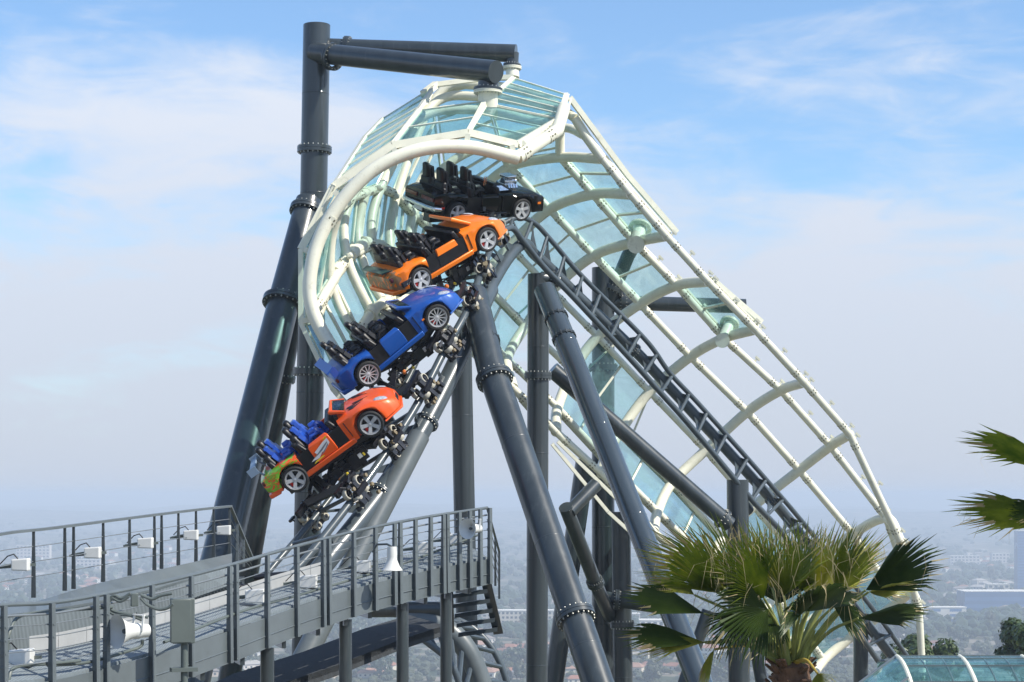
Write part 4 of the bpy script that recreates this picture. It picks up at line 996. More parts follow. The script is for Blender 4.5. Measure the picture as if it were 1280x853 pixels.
for px in (2, 62, 117, 130, 187, 236, 284, 292, 331, 368, 401, 408, 439, 466, 490, 497, 516, 535, 551, 556, 571, 584, 597, 609):
    t_ = at_px(rail_curve, px); i = 0
    tn = (at_px(rail_curve, px + 6) - at_px(rail_curve, px - 6)); tn = tn.normalized() if tn.length > 1e-6 else Vector((1, 0, 0))
    sd_ = tn.cross(Vector((0, 0, 1))).normalized()
    b = MB(); p0 = t_; p0 = t_ + Vector((.05, -.10, 0)); p1 = t_ + Vector((.05, -.10, -HR - .52)); w_ = .055
    # tapered flat post
    b.hexa([p1 - tn * .012 - sd_ * .06, p1 + tn * .012 - sd_ * .06, p1 + tn * .012 + sd_ * .06, p1 - tn * .012 + sd_ * .06, p0 - tn * .012 - sd_ * .035, p0 + tn * .012 - sd_ * .035, p0 + tn * .012 + sd_ * .035, p0 - tn * .012 + sd_ * .035])
    b.bar(p1 - sd_ * -.05, p0 - sd_ * -.03, .10, .014, sd_)
    for hgt in (.30, .48, .66, .84): b.obox(p0 + Vector((0, 0, -hgt)) , tn, sd_, Vector((0, 0, 1)), .03, .05, .012)
    b.build('railing_post', M['steel2'], wk, smooth=False)
# fascia beam (outer face) with flanges
fo = [p + Vector((0, 0, -HR + .02)) + Vector((.04, -.05, 0)) for p in rail_curve]
b = MB(); dn = Vector((0, 0, -.53))
strip(b, fo, [p + dn for p in fo], Vector((0.02, .05, 0)))
strip(b, [p + dn + Vector((0, -.05, 0)) for p in fo], [p + dn + Vector((0, .14, 0)) for p in fo], Vector((0, 0, -.02)))
b.tube([p + dn * .62 + Vector((0, -.02, 0)) for p in fo], .012, 6)
b.build('side_beam', M['steel2'], wk, smooth=False)
# deck
inner = [p + Vector((-.5, 1.5, 0)) + Vector((0, 0, -HR + .30)) for p in rail_curve]
deck = [p + Vector((0, .03, -HR + .06)) for p in rail_curve]
b = MB(); strip(b, deck, inner, Vector((0, 0, -.05))); dk = b.build('deck', M['ribbed'], wk, smooth=False)
# white splash panels on the inner side of the deck
wp = thing('splash_panel_row', 'row of plain white boards standing along the inner edge of the near walkway', 'panel row', inner[0])
rs = resample(inner, 23)
for i in range(3, 16):
    a, c = rs[i], rs[i + 1]; g_ = (c - a) * .01
    b = MB(); u = Vector((0, 0, .25)); t_ = Vector((0, .03, 0)); a2, c2 = a + g_ + Vector((0, .04, 0)), c - g_ + Vector((0, .04, 0))
    b.hexa([a2, c2, c2 + t_, a2 + t_, a2 + u, c2 + u, c2 + u + t_, a2 + u + t_]); b.build('board', M['boardp'], wp, smooth=False)
# end gate going back + stairs
e0 = rail_curve[-1]; e1 = P(624, 690, 47)
e1t = Vector((e1.x, e1.y, e1.z))
b = MB(); b.tube([e0, P(624, 690, 46.5) + Vector((0, 0, .0))], .028, 8)
for hgt in (.25, .45, .65, .85): b.tube([e0 + Vector((0, 0, -hgt)), P(624, 690, 46.5) + Vector((0, 0, -hgt * .9))], .009, 6)
b.build('stair_rail', M['steel'], wk)
for k in (.33, .66, 1.0):
    q = line(e0, P(624, 690, 46.5), k); MB().bar(q, q + Vector((0, 0, -1.1)), .05, .03, Vector((0, 1, 0))).build('railing_post', M['steel'], wk, smooth=False)
stair = MB()
sA, sB = P(560, 728, 44.5), P(608, 722, 44.5)
for k in range(6):
    o_ = Vector((.055 * k, .27 * k * .6, -.225 * k)); a, c = P(562, 731, 44.3) + o_ + Vector((-.02 * k, 0, 0)), P(606, 724, 44.3) + o_
    stair.hexa([a + Vector((0, -.16, -.09)), c + Vector((0, -.16, -.09)), c + Vector((0, .14, -.03)), a + Vector((0, .14, -.03)), a + Vector((0, -.12, 0)), c + Vector((0, -.12, 0)), c + Vector((0, .12, 0)), a + Vector((0, .12, 0))])
stair.build('stair_tread', M['steel'], wk, smooth=False)
for a, c in ((P(606, 720, 44.2), P(623, 792, 45.3)), (P(560, 730, 44.2), P(562, 790, 45.3))):
    MB().bar(a, c, .05, .22, Vector((1, 0, 0))).build('stair_stringer', M['steel'], wk, smooth=False)
# lower dark deck under the walkway
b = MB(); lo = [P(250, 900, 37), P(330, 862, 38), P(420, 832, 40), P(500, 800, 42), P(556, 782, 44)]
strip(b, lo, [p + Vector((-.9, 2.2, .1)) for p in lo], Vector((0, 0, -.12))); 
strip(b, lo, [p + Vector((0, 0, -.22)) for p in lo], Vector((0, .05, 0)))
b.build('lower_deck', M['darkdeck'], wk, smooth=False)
# under-deck framing
for px in (140, 200, 250, 300, 352, 395, 430, 460, 503, 530, 557, 585):
    q = at_px(rail_curve, px) + Vector((.03, .1, -HR - .55)); MB().bar(q, q + Vector((-.5, 1.6, .02)), .08, .22).build('joist', M['steel'], wk, smooth=False)
for px, y1 in ((331, 853), (430, 853), (502, 853), (557, 830)):
    q = at_px(rail_curve, px) + Vector((0, .35, -HR - .55)); e = Vector((q.x, q.y, HILL))
    MB().tube([q, e], .125, 20).build('leg', M['steel'], wk)
# far platform
fr = [(-60, 684, 30.5), (0, 668, 32), (60, 661, 33.5), (130, 652, 35.6), (200, 643, 38), (250, 637, 40), (288, 633, 42)]
frp = catmull([P(*q) for q in fr], 5)
wf = thing('maintenance_platform', 'far grey platform curving across the left side with upright posts and small white floodlights', 'walkway', frp[0] + Vector((0, 0, -1.1)))
MB().bar(frp[0], frp[0] + Vector((.001, 0, 0)), .01, .01)
b = MB()
for a, c in zip(frp, frp[1:]): b.bar(a, c, .09, .045)
b.build('handrail', M['steel2'], wf, smooth=False)
b = MB()
for hgt in (.27, .52, .77): b.tube([p + Vector((0, 0, -hgt)) for p in frp], .008, 6)
b.build('railing_cable', M['cable'], wf)
HF = [(-5, 1.25), (42, 1.12), (81, 1.10), (92, 1.1), (129, 1.08), (162, 1.06), (193, 1.05), (202, 1.05), (223, 1.05), (245, 1.04), (267, 1.03), (287, 1.03)]
for px, hh in HF:
    t_ = at_px(frp, px); MB().hexa([t_ + Vector((x, y, z)) for x, y, z in ((-.035, -.03, -hh), (.035, -.03, -hh), (.035, .03, -hh), (-.035, .03, -hh), (-.02, -.02, 0), (.02, -.02, 0), (.02, .02, 0), (-.02, .02, 0))]).build('railing_post', M['steel'], wf, smooth=False)
# end rail that slopes away
e0 = frp[-1]; e1 = P(315, 697, 45.5)
b = MB(); b.bar(e0, e1, .07, .04)
for hgt in (.27, .52, .77): b.tube([e0 + Vector((0, 0, -hgt)), e1 + Vector((0, 0, -hgt * .35))], .008, 6)
for k in (.3, .6): q = line(e0, e1, k); b.bar(q, q + Vector((0, 0, -1.0 + .6 * k)), .05, .03, Vector((0, 1, 0)))
b.build('stair_rail', M['steel2'], wf, smooth=False)
# platform floor edge: kick plate top band, ribbed face, lower bolt rail
top1 = [P(-60, 768, 31), P(0, 760, 31.6), P(45, 752, 32.5), P(120, 730, 34.5), P(200, 712, 37), P(290, 692, 40)]
top2 = [P(-60, 782, 30), P(0, 770, 30.6), P(45, 764, 31.4), P(120, 752, 33.4), P(200, 734, 36), P(290, 707, 39.4)]
mid_ = [P(-60, 838, 30.2), P(0, 822, 30.8), P(45, 808, 31.6), P(120, 786, 33.6), P(200, 762, 36.2), P(300, 727, 39.6)]
low_ = [P(-60, 862, 30.2), P(0, 842, 30.8), P(45, 824, 31.6), P(120, 800, 33.6), P(200, 776, 36.2), P(300, 740, 39.6)]
T1, T2, T3, T4 = [catmull(x, 5) for x in (top1, top2, mid_, low_)]
b = MB(); strip(b, T1, T2, Vector((0, 0, -.04))); b.build('kick_plate', M['steel2'], wf, smooth=False)
b = MB(); strip(b, T2, T3, Vector((0, .04, 0))); b.build('ribbed_face', M['ribbed'], wf, smooth=False)
b = MB(); strip(b, [p + Vector((0, .05, -.05)) for p in T3], T4, Vector((0, .04, 0)))
b.build('lower_channel', M['steel2'], wf, smooth=False)
b = MB()
for q in resample(T3, 70): b.obox(q + Vector((0, -.02, -.025)), Vector((1, 0, 0)), Vector((0, 1, 0)), Vector((0, 0, 1)), .05, .06, .02)
b.build('bolt_row', M['steel'], wf, smooth=False)
b = MB()
for i in (6, 12, 18, 24): b.bar(T3[i] + Vector((0, .1, 0)), T3[i] + Vector((0, 2.5, 0)), .1, .2)
b.build('joist', M['steel'], wf, smooth=False)
fl = [p + Vector((0, .06, -.02)) for p in T1]; fl2 = [p + Vector((-.5, 1.2, .05)) for p in T1]
# brake run structure between the platforms (dark machine housing and rails)
br = thing('brake_housing', 'dark steel housing in the gap below the far platform beside the grey control box', 'machinery', P(290, 790, 38))
MB().obox(P(272, 770, 39.5), Vector((1, .6, .1)), Vector((-.6, 1, 0)), Vector((0, 0, 1)), .62, .25, .42).build('casing', M['blackm'], br, bevel=.03)
b = MB()
for k in range(14): b.lathe(P(262 + 22 * math.sin(k * .33) , 785 - 24 * math.cos(k * .33) * .9, 39.1), Vector((0, -1, 0)), [(0, 0), (0, .03), (.04, .03), (.04, 0)], 8)
b.build('bolt', M['bolt'], br)
for (x0, y0, d0, x1, y1, d1, r_) in ((318, 722, 41, 385, 716, 41, .07), (300, 735, 40.5, 372, 742, 40.5, .09), (310, 748, 40, 395, 738, 41, .06)):
    MB().tube([P(x0, y0, d0), P(x1, y1, d1)], r_, 12).build('rail', M['blackm'], br)
MB().tube([P(280, 752, 40), P(405, 735, 42)], .09, 12).build('rail', M['steel'], br)

# floodlights
def floodlight(px, py, D, label, s=.17, warm=False, left=True, group='white box floodlights on the railings'):
    c = P(px, py, D); th = thing('floodlight', label, 'floodlight', c + Vector((0, 0, -s * .6)), group)
    b = MB(); b.hexa([c + Vector(v) * s for v in ((-.75, -.55, -.55), (.9, -.7, -.6), (.9, .6, -.6), (-.75, .5, -.55), (-.75, -.55, .5), (.9, -.7, .62), (.9, .6, .62), (-.75, .5, .5))])
    b.build('housing', M['whitep'], th, smooth=False, bevel=.02)
    b = MB(); b.tube([c + Vector((-s * .7, 0, .0)), c + Vector((-s * 1.5, .03, -.02)), c + Vector((-s * 2.4, .05, -.06))], .02, 8); b.bar(c + Vector((-s * 2.2, .04, -.05)), c + Vector((s * 1.4, .08, .0)), .03, .05); b.build('bracket', M['greybox'], th)
    b = MB(); b.tube([c + Vector((-s * .2, 0, s * .55)), c + Vector((-s * .6, 0, s * 1.0)), c + Vector((-s * 1.2, 0, s * .8)), c + Vector((-s * 2.0, .03, .0))], .010, 6); b.build('cable', M['rubber'], th)
    return th
for (px, py, D, lb) in ((25, 706, 32.4, 'white floodlight with a yellowed front at the far railing, next to the frame edge'),
                        (115, 691, 35, 'second white floodlight along the far railing, above the horn loudspeaker'),
                        (181, 679, 37.2, 'middle white floodlight of the far railing, near a pair of close posts'),
                        (238, 669, 39.4, 'white floodlight in front of the thick leaning strut'),
                        (279, 663, 41.4, 'small white floodlight at the end post of the far railing')):
    floodlight(px, py, D, lb)
for (px, py, D, lb) in ((25, 822, 28.6, 'large white floodlight low behind the near railing in the bottom corner'),
                        (318, 745, 36, 'white floodlight behind the near railing just right of the grey box'),
                        (384, 727, 38.2, 'white floodlight where the near railing passes the track foot'),
                        (452, 708, 40.2, 'white floodlight behind the near railing left of the bell horn'),
                        (527, 685, 42, 'white floodlight behind the near railing right of the bell horn'),
                        (566, 674, 43, 'small white floodlight behind the near railing under the horn loudspeaker')):
    floodlight(px, py, D, lb, .21)
# horn loudspeaker (near)
def horn(c, d, s, label, up=Vector((0, 0, 1))):
    th = thing('horn_loudspeaker', label, 'loudspeaker', c + Vector((0, 0, -s)), 'horn loudspeakers on the near railing')
    d = d.normalized()
    MB().lathe(c, d, [(-s * .1, s * .42), (s * .3, s * .5), (s * .75, s * .72), (s * 1.0, s * .95), (s * 1.03, s * .98), (s * 1.0, s * .93), (s * .7, s * .62), (s * .1, s * .30), (s * .1, 0)], 32).build('horn_bell', M['whitep'], th)
    MB().lathe(c, d, [(s * .1, 0), (s * .55, s * .05), (s * .62, s * .12), (s * .5, s * .16), (s * .3, s * .1)], 16).build('horn_core', M['steel2'], th)
    MB().lathe(c, -d, [(0, s * .44), (s * .35, s * .46), (s * .5, s * .40), (s * .95, s * .38), (s * 1.0, s * .3), (s * 1.0, 0)], 24).build('driver', M['whitep'], th)
    sdv = d.cross(up).normalized()
    b = MB()
    for k in (-1, 1): b.bar(c - d * s * .3 + sdv * s * .5 * k, c - d * s * .4 + sdv * s * .5 * k + up * s * .95, s * .18, s * .06, d)
    b.bar(c - d * s * .4 + up * s * .9 - sdv * s * .55, c - d * s * .4 + up * s * .9 + sdv * s * .55, s * .2, s * .06)
    b.build('bracket', M['whitep'], th); return th
horn(P(166, 789, 29.8), Vector((-.85, -.75, .02)), .265, 'big white horn loudspeaker facing left beside the grey control box')
horn(P(592, 661, 41.6), Vector((-.6, -.9, 0)), .22, 'small white horn loudspeaker at the top end of the near railing')
# bell shaped one, pointing down
c = P(490, 690, 38.9); th = thing('bell_horn', 'white bell shaped horn hanging mouth down from the near railing', 'loudspeaker', c + Vector((0, 0, -.35)))
MB().lathe(c, Vector((0, 0, -1)), [(-.10, 0), (-.10, .09), (.05, .10), (.10, .095), (.16, .10), (.28, .15), (.36, .21), (.37, .20), (.28, .13), (.1, .07)], 28).build('horn_bell', M['whitep'], th)
MB().tube([c + Vector((0, 0, .1)), c + Vector((-.1, 0, .15)), c + Vector((-.3, .05, .14)), c + Vector((-.38, .05, .0))], .02, 8).build('bracket', M['steel'], th)
# grey control box with conduit post
c = P(228, 776, 30.6); th = thing('control_box', 'upright grey green steel cabinet on a post in front of the near railing', 'electrical box', (c.x, c.y, c.z - 1.3))
MB().obox(c, Vector((1, .35, 0)), Vector((-.35, 1, 0)), Vector((0, 0, 1)), .17, .13, .345).build('cabinet', M['greybox'], th, bevel=.012)
MB().obox(c + Vector((-.0, -.135, 0)), Vector((1, .35, 0)), Vector((-.35, 1, 0)), Vector((0, 0, 1)), .155, .012, .33).build('door', M['greybox'], th, bevel=.008)
MB().obox(c + Vector((.17, -.02, .26)), Vector((1, .35, 0)), Vector((-.35, 1, 0)), Vector((0, 0, 1)), .012, .02, .03).build('latch', M['blackm'], th)
MB().tube([c + Vector((.03, 0, -.3)), c + Vector((.03, 0, -1.3))], .055, 14).build('post', M['greybox'], th)
MB().obox(c + Vector((.02, 0, -.75)), Vector((1, .35, 0)), Vector((-.35, 1, 0)), Vector((0, 0, 1)), .2, .1, .03).build('foot_bracket', M['greybox'], th)
# small junction box and conduits
c = P(168, 750, 30.2); th = thing('junction_box', 'small grey junction box with bent conduits above the big horn loudspeaker', 'electrical box', c)
MB().obox(c, Vector((1, .3, 0)), Vector((-.3, 1, 0)), Vector((0, 0, 1)), .055, .05, .10).build('box', M['greybox'], th, bevel=.01)
for pts in ([(161, 746), (150, 752), (140, 748), (136, 757), (145, 765), (185, 772)], [(163, 742), (152, 748), (142, 745), (132, 757), (142, 768), (160, 769), (180, 776)],
            [(176, 744), (190, 749), (200, 745), (215, 742)], [(176, 748), (184, 756), (198, 762), (210, 760), (216, 755)]):
    MB().tube(catmull([P(x, y, 30.0) for x, y in pts], 5), .024, 8).build('conduit', M['greybox'], th)
cn = thing('conduit_run', 'grey conduit bent over behind the posts at the bottom left corner', 'conduit', P(10, 853, 28))
for pts in ([(8, 870, 27.6), (9, 810, 27.6), (14, 785, 27.7), (26, 770, 28), (60, 765, 28.6), (140, 759, 30)], [(8, 880, 27.4), (11, 850, 27.4), (20, 834, 27.6), (60, 830, 28.3), (100, 826, 29)], [(60, 832, 28.3), (110, 828, 29.4), (160, 814, 30.4), (176, 808, 30.6), (178, 800, 30.6)], [(205, 803, 31), (300, 765, 34.2), (380, 742, 37), (500, 706, 40.4), (600, 668, 43)]):
    MB().tube(catmull([P(*q) for q in pts], 6), .026, 8).build('pipe', M['greybox'], cn)

# ------------------------------------------------------------------ glass canopy bottom right
cp = thing('glass_canopy', 'vaulted teal glass canopy with white ribs in the bottom right corner', 'canopy', P(1180, 900, 34))
def vault(x, t_):   # x pixel of ridge; t_ 0 (front foot) .. 1 (ridge)
    r = P(x, 821, 36); return Vector((r.x, r.y - 2.8 * (1 - t_) , r.z - 1.6 * (1 - t_) ** 1.9))
seg = 10
for x in (1121, 1199, 1277, 1355):
    MB().tube([vault(x, i / seg) for i in range(seg + 1)], .045, 10).build('rib', M['white'], cp)
for x0, x1 in ((1121, 1199), (1199, 1277), (1277, 1355)):
    b = MB(); strip(b, [vault(x0, i / seg) for i in range(seg + 1)], [vault(x1, i / seg) for i in range(seg + 1)], Vector((0, -.01, .015))); b.build('glass_pane', M['glass'], cp)
    b = MB()
    for k in (.35, .55, .75, .9, 1.0): b.bar(vault(x0, k), vault(x1, k), .04, .05)
    for f_x in (.33, .67):
        xx = x0 + (x1 - x0) * f_x
        for k in range(seg): b.bar(vault(xx, k / seg), vault(xx, (k + 1) / seg), .02, .03)
    b.build('glazing_bar', M['steel2'], cp)
e = [vault(1121, i / seg) for i in range(seg + 1)]
b = MB(); strip(b, e, [p + Vector((-1.7, -2.2, -.75)) for p in e], Vector((0, 0, .015))); b.build('glass_pane', M['glass'], cp)
b = MB(); 
for k in (3, 6, 10): b.bar(e[k], e[k] + Vector((-1.7, -2.2, -.75)), .05, .06)
b.build('glazing_bar', M['steel2'], cp)
back = MB(); a, c = vault(1100, 1), vault(1380, 1)
back.hexa([a + Vector((0, .2, -2.2)), c + Vector((0, .2, -2.2)), c + Vector((0, .3, -2.2)), a + Vector((0, .3, -2.2)), a + Vector((0, .2, -.12)), c + Vector((0, .2, -.12)), c + Vector((0, .3, -.12)), a + Vector((0, .3, -.12))])
back.build('rear_wall', M['glass'], cp, smooth=False)

# ------------------------------------------------------------------ palms
def leafmat(name, col, col2, trans=.35):
    m = bpy.data.materials.new(name); m.use_nodes = True; t = m.node_tree; t.nodes.clear()
    tcn = N(t, 'ShaderNodeTexCoord'); n = N(t, 'ShaderNodeTexNoise'); n.inputs['Scale'].default_value = 5; n.inputs['Detail'].default_value = 8; n.inputs['Roughness'].default_value = .7; t.links.new(tcn.outputs['Object'], n.inputs['Vector'])
    mr = N(t, 'ShaderNodeMapRange'); mr.inputs['From Min'].default_value = .35; mr.inputs['From Max'].default_value = .68; t.links.new(n.outputs['Fac'], mr.inputs['Value'])
    mi = N(t, 'ShaderNodeMix', data_type='RGBA'); mi.inputs['A'].default_value = (*col, 1); mi.inputs['B'].default_value = (*col2, 1); t.links.new(mr.outputs[0], mi.inputs['Factor'])
    p_ = N(t, 'ShaderNodeBsdfPrincipled'); p_.inputs['Roughness'].default_value = .42; t.links.new(mi.outputs['Result'], p_.inputs['Base Color'])
    tr = N(t, 'ShaderNodeBsdfTranslucent'); t.links.new(mi.outputs['Result'], tr.inputs[0])
    ms = N(t, 'ShaderNodeMixShader'); ms.inputs[0].default_value = trans; t.links.new(p_.outputs[0], ms.inputs[1]); t.links.new(tr.outputs[0], ms.inputs[2])
    o = N(t, 'ShaderNodeOutputMaterial'); t.links.new(ms.outputs[0], o.inputs[0]); return m
M['leaf'] = leafmat('palm_leaf', (.13, .20, .014), (.33, .37, .045), .5)
M['leafd'] = leafmat('palm_leaf_shaded', (.030, .058, .010), (.055, .09, .016), .25)  # darker copy of the leaf colour, shade of the frond undersides painted in
M['leafy'] = leafmat('palm_leaf_yellowing', (.52, .50, .10), (.30, .34, .05), .5)
M['tan'] = leafmat('dry_frond_tip', (.52, .44, .24), (.34, .27, .13), .3)
M['stalk'] = mat('palm_stalk', (.20, .22, .06), .45, var=.3, vscale=5)
M['stalky'] = mat('palm_stalk_base', (.42, .30, .05), .5, var=.3, vscale=5)
M['bark'] = mat('palm_bark', (.13, .07, .04), .9, var=.4, vscale=9, bump=1.0, bscale=20)
PD = 22.0
def frond(parent, crown, hub, dimg, rad, rollr, m, spread=75, droop=.25, fuse=.5, nseg=28, depth=0.0, rn=None, tips=.35, petiole=True, stalkm='stalk'):
    rn = rn or random; 
    u = Vector((dimg[0], depth, -dimg[1])).normalized()
    v_ = Vector((0, -1, 0)).cross(u)
    if v_.length < .1: v_ = Vector((1, 0, 0))
    v_.normalize(); n_ = u.cross(v_).normalized()
    v2 = v_ * math.cos(R(rollr)) + n_ * math.sin(R(rollr)); n2 = u.cross(v2).normalized()
    b = MB(); g_ = Vector((0, 0, -1))
    for k in range(nseg):
        a0 = R(-spread + 2 * spread * k / nseg); a1 = R(-spread + 2 * spread * (k + 1) / nseg); am = (a0 + a1) / 2
        Ls = rad * (1 - .28 * (abs(am) / R(spread)) ** 2) * rn.uniform(.9, 1.06)
        cup = .16 * rad
        def pt(a, r, h_=0):
            d = u * math.cos(a) + v2 * math.sin(a)
            return hub + d * r + n2 * (h_ + cup * (math.sin(a) ** 2) * r / rad) + g_ * droop * rad * (r / rad) ** 3 * rn.uniform(.85, 1.1)
        fz = fuse * rad * rn.uniform(.9, 1.05); fold = rad * .035
        h0 = hub; e0_, m0_, e1_ = pt(a0, fuse * rad, 0), pt(am, fuse * rad, fold), pt(a1, fuse * rad, 0)
        jit = rn.uniform(-.05, .05); bend = rn.uniform(0, .3) * rad * .25
        rm = (fuse * rad + Ls) / 2 * 1.06; hw = R(spread) / nseg * (.62 if fuse > .4 else .34)
        q0, qm, q1 = pt(am - hw * .8 + jit * .4, rm), pt(am + jit * .4, rm, fold * .8), pt(am + hw * .8 + jit * .4, rm)
        tp = pt(am + jit, Ls) + g_ * bend
        i0_ = len(b.v); b.v += [h0, e0_, m0_, e1_, q0, qm, q1, tp]; b.cur = 0
        for f in ((0, 1, 2), (0, 2, 3), (1, 4, 5, 2), (2, 5, 6, 3)): b.face([i0_ + x for x in f])
        if rn.random() < tips: b.cur = 1
        b.face([i0_ + 4, i0_ + 7, i0_ + 5]); b.face([i0_ + 5, i0_ + 7, i0_ + 6]); b.cur = 0
        if rn.random() < .12:
            s_ = pt(am, Ls * .8); e_ = s_ + g_ * rn.uniform(.1, .35) * rad + u * rn.uniform(-.1, .15) * rad + v2 * rn.uniform(-.1, .1) * rad
            md2 = (s_ + e_) / 2 + u * .06 * rad
            w_ = v2 * .004; b.cur = 1; i0_ = len(b.v); b.v += [s_ - w_, s_ + w_, md2 + w_, md2 - w_, e_]; b.face((i0_, i0_ + 1, i0_ + 2, i0_ + 3)); b.face((i0_ + 3, i0_ + 2, i0_ + 4)); b.cur = 0
    fo_ = b.build('frond', [m, M['tan']], parent, smooth=False)
    if petiole:
        mid = (crown + hub) / 2 + Vector((0, 0, (hub - crown).length * .10))
        cv = catmull([crown, mid, hub], 6); n = len(cv)
        MB().tube(cv, [.028 - .016 * i / (n - 1) for i in range(n)], 8).build('stalk', M[stalkm], fo_)
def palm_trunk(parent, x, y, ztop, zbot, r):
    b = MB(); rr = []; pts = []
    n = 26
    for i in range(n + 1):
        t_ = i / n; pts.append(Vector((x + .02 * math.sin(t_ * 9), y, ztop + (zbot - ztop) * t_ ** 1.6))); rr.append(r * (1 + .10 * (i % 2)) * (.82 if i == 0 else 1))
    b.tube(pts, rr, 20)
    for i in range(90):
        a = random.uniform(0, 6.28); z = ztop - random.random() ** 1.5 * 1.6; c = Vector((x + math.cos(a) * r, y + math.sin(a) * r, z)); o = Vector((math.cos(a), math.sin(a), .9))
        s_ = Vector((-math.sin(a), math.cos(a), 0)); b.obox(c + o * .03, o, s_, o.cross(s_), .07, .035, .012)
    return b.build('trunk', M['bark'], parent)
def palm():
    cr = P(988, 826, PD); th = thing('fan_palm', 'fan palm with yellow green fronds and a brown trunk in front of the tunnel foot', 'palm tree', (cr.x, cr.y, HILL))
    palm_trunk(th, cr.x, cr.y, cr.z - .02, HILL, .20)
    rn = random.Random(11)
    L_ = [  # hub px, py, depth offset, direction, radius px, roll, material, spread, droop, dir depth
        (905, 735, .3, (-.85, -.55), 125, 40, 'leafy', 32, .10, .2), (900, 742, -.1, (-.8, -.75), 112, 30, 'leaf', 40, .12, 0),
        (925, 735, .1, (-.55, -.95), 100, 25, 'leaf', 46, .1, .1), (945, 740, -.2, (-.3, -1), 95, 20, 'leaf', 50, .1, -.2),
        (965, 735, .4, (-.1, -1), 92, 30, 'leafy', 48, .08, .3), (980, 745, -.3, (.05, -1), 98, 15, 'leaf', 48, .10, -.2),
        (1000, 738, .2, (.25, -1), 92, 25, 'leaf', 46, .1, .2), (1020, 742, 0, (.45, -.95), 96, 30, 'leafy', 42, .08, .1),
        (1035, 745, .5, (.75, -.8), 100, 50, 'leafy', 34, .1, .4), (1050, 735, .3, (.7, -.75), 74, 60, 'leaf', 30, .1, .2), (955, 748, -.45, (-.5, -.75), 90, 35, 'leaf', 46, .15, -.4),
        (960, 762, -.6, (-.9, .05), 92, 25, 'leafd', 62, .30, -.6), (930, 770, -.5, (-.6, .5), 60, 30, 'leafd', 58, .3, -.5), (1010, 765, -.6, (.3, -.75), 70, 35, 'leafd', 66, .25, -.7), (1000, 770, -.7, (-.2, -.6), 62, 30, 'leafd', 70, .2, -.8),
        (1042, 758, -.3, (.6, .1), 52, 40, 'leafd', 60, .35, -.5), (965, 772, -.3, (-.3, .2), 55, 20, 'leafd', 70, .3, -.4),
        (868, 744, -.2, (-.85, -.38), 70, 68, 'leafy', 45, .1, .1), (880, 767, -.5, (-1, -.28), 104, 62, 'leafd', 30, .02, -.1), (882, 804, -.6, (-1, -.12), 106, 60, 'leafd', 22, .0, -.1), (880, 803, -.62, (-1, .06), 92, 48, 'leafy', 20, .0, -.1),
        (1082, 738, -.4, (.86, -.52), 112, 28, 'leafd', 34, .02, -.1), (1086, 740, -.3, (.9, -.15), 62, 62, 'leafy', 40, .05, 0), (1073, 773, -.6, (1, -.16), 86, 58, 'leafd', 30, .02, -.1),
        (1022, 842, -.9, (.25, .9), 48, 40, 'leafy', 60, .2, -.6), (893, 812, -.5, (-.35, .95), 52, 70, 'leafy', 26, .1, 0),
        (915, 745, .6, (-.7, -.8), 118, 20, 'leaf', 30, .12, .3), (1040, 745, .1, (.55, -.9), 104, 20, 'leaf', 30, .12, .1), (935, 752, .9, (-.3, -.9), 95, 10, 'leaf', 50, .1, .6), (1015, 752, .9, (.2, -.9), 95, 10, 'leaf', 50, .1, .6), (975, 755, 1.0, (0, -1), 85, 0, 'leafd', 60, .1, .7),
    ]
    for (x, y, dd, d, rp, ro, mm, spd, dr, dz_) in L_:
        hub = P(x, y, PD + dd); base = cr + Vector(((x - 988) * .0012, dd * .12, rn.uniform(-.02, .06)))
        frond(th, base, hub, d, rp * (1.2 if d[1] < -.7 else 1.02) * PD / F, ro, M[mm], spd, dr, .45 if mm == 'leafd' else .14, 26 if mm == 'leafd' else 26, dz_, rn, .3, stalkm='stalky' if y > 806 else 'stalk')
    # leaf bases
    b = MB()
    for k in range(15):
        a = rn.uniform(0, 6.28); r_ = .13; q = cr + Vector((math.cos(a) * r_, math.sin(a) * r_, -.05)); b.tube([q, q + Vector((math.cos(a) * .1, math.sin(a) * .1, .22)), q + Vector((math.cos(a) * .2, math.sin(a) * .2, .40))], [.05, .035, .012], 7)
    b.build('leaf_base', M['stalk'], th)
    # hanging dry threads
    b = MB()
    for k in range(170):
        x = rn.uniform(870, 1080); y = rn.uniform(655, 760); q = P(x, y, PD + rn.uniform(-.8, .6)); l_ = rn.uniform(.12, .55)
        side = rn.uniform(-.2, .2); w_ = Vector((.0035, 0, 0)); m2 = q + Vector((side, 0, -l_ * .4 + rn.uniform(0, .12))); e_ = q + Vector((side * 1.6, 0, -l_))
        i_ = len(b.v); b.v += [q - w_, q + w_, m2 + w_, m2 - w_, e_]; b.face((i_, i_ + 1, i_ + 2, i_ + 3)); b.face((i_ + 3, i_ + 2, i_ + 4))
    b.build('leaf_thread', M['tan'], th, smooth=False)
palm()
cr = P(1395, 640, 16); th = thing('fan_palm', 'palm whose two frond tips reach in at the far right edge', 'palm tree', (cr.x, cr.y, HILL))
palm_trunk(th, cr.x, cr.y, cr.z, HILL, .22); rn = random.Random(5)
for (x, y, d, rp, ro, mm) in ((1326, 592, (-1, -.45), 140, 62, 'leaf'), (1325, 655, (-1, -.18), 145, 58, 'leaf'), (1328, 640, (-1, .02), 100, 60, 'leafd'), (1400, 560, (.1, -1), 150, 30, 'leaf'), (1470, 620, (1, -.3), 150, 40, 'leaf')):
    frond(th, cr, P(x, y, 16), d, rp * 16 / F, ro, M[mm], 30, .06, .28, 26, 0, rn, .25)

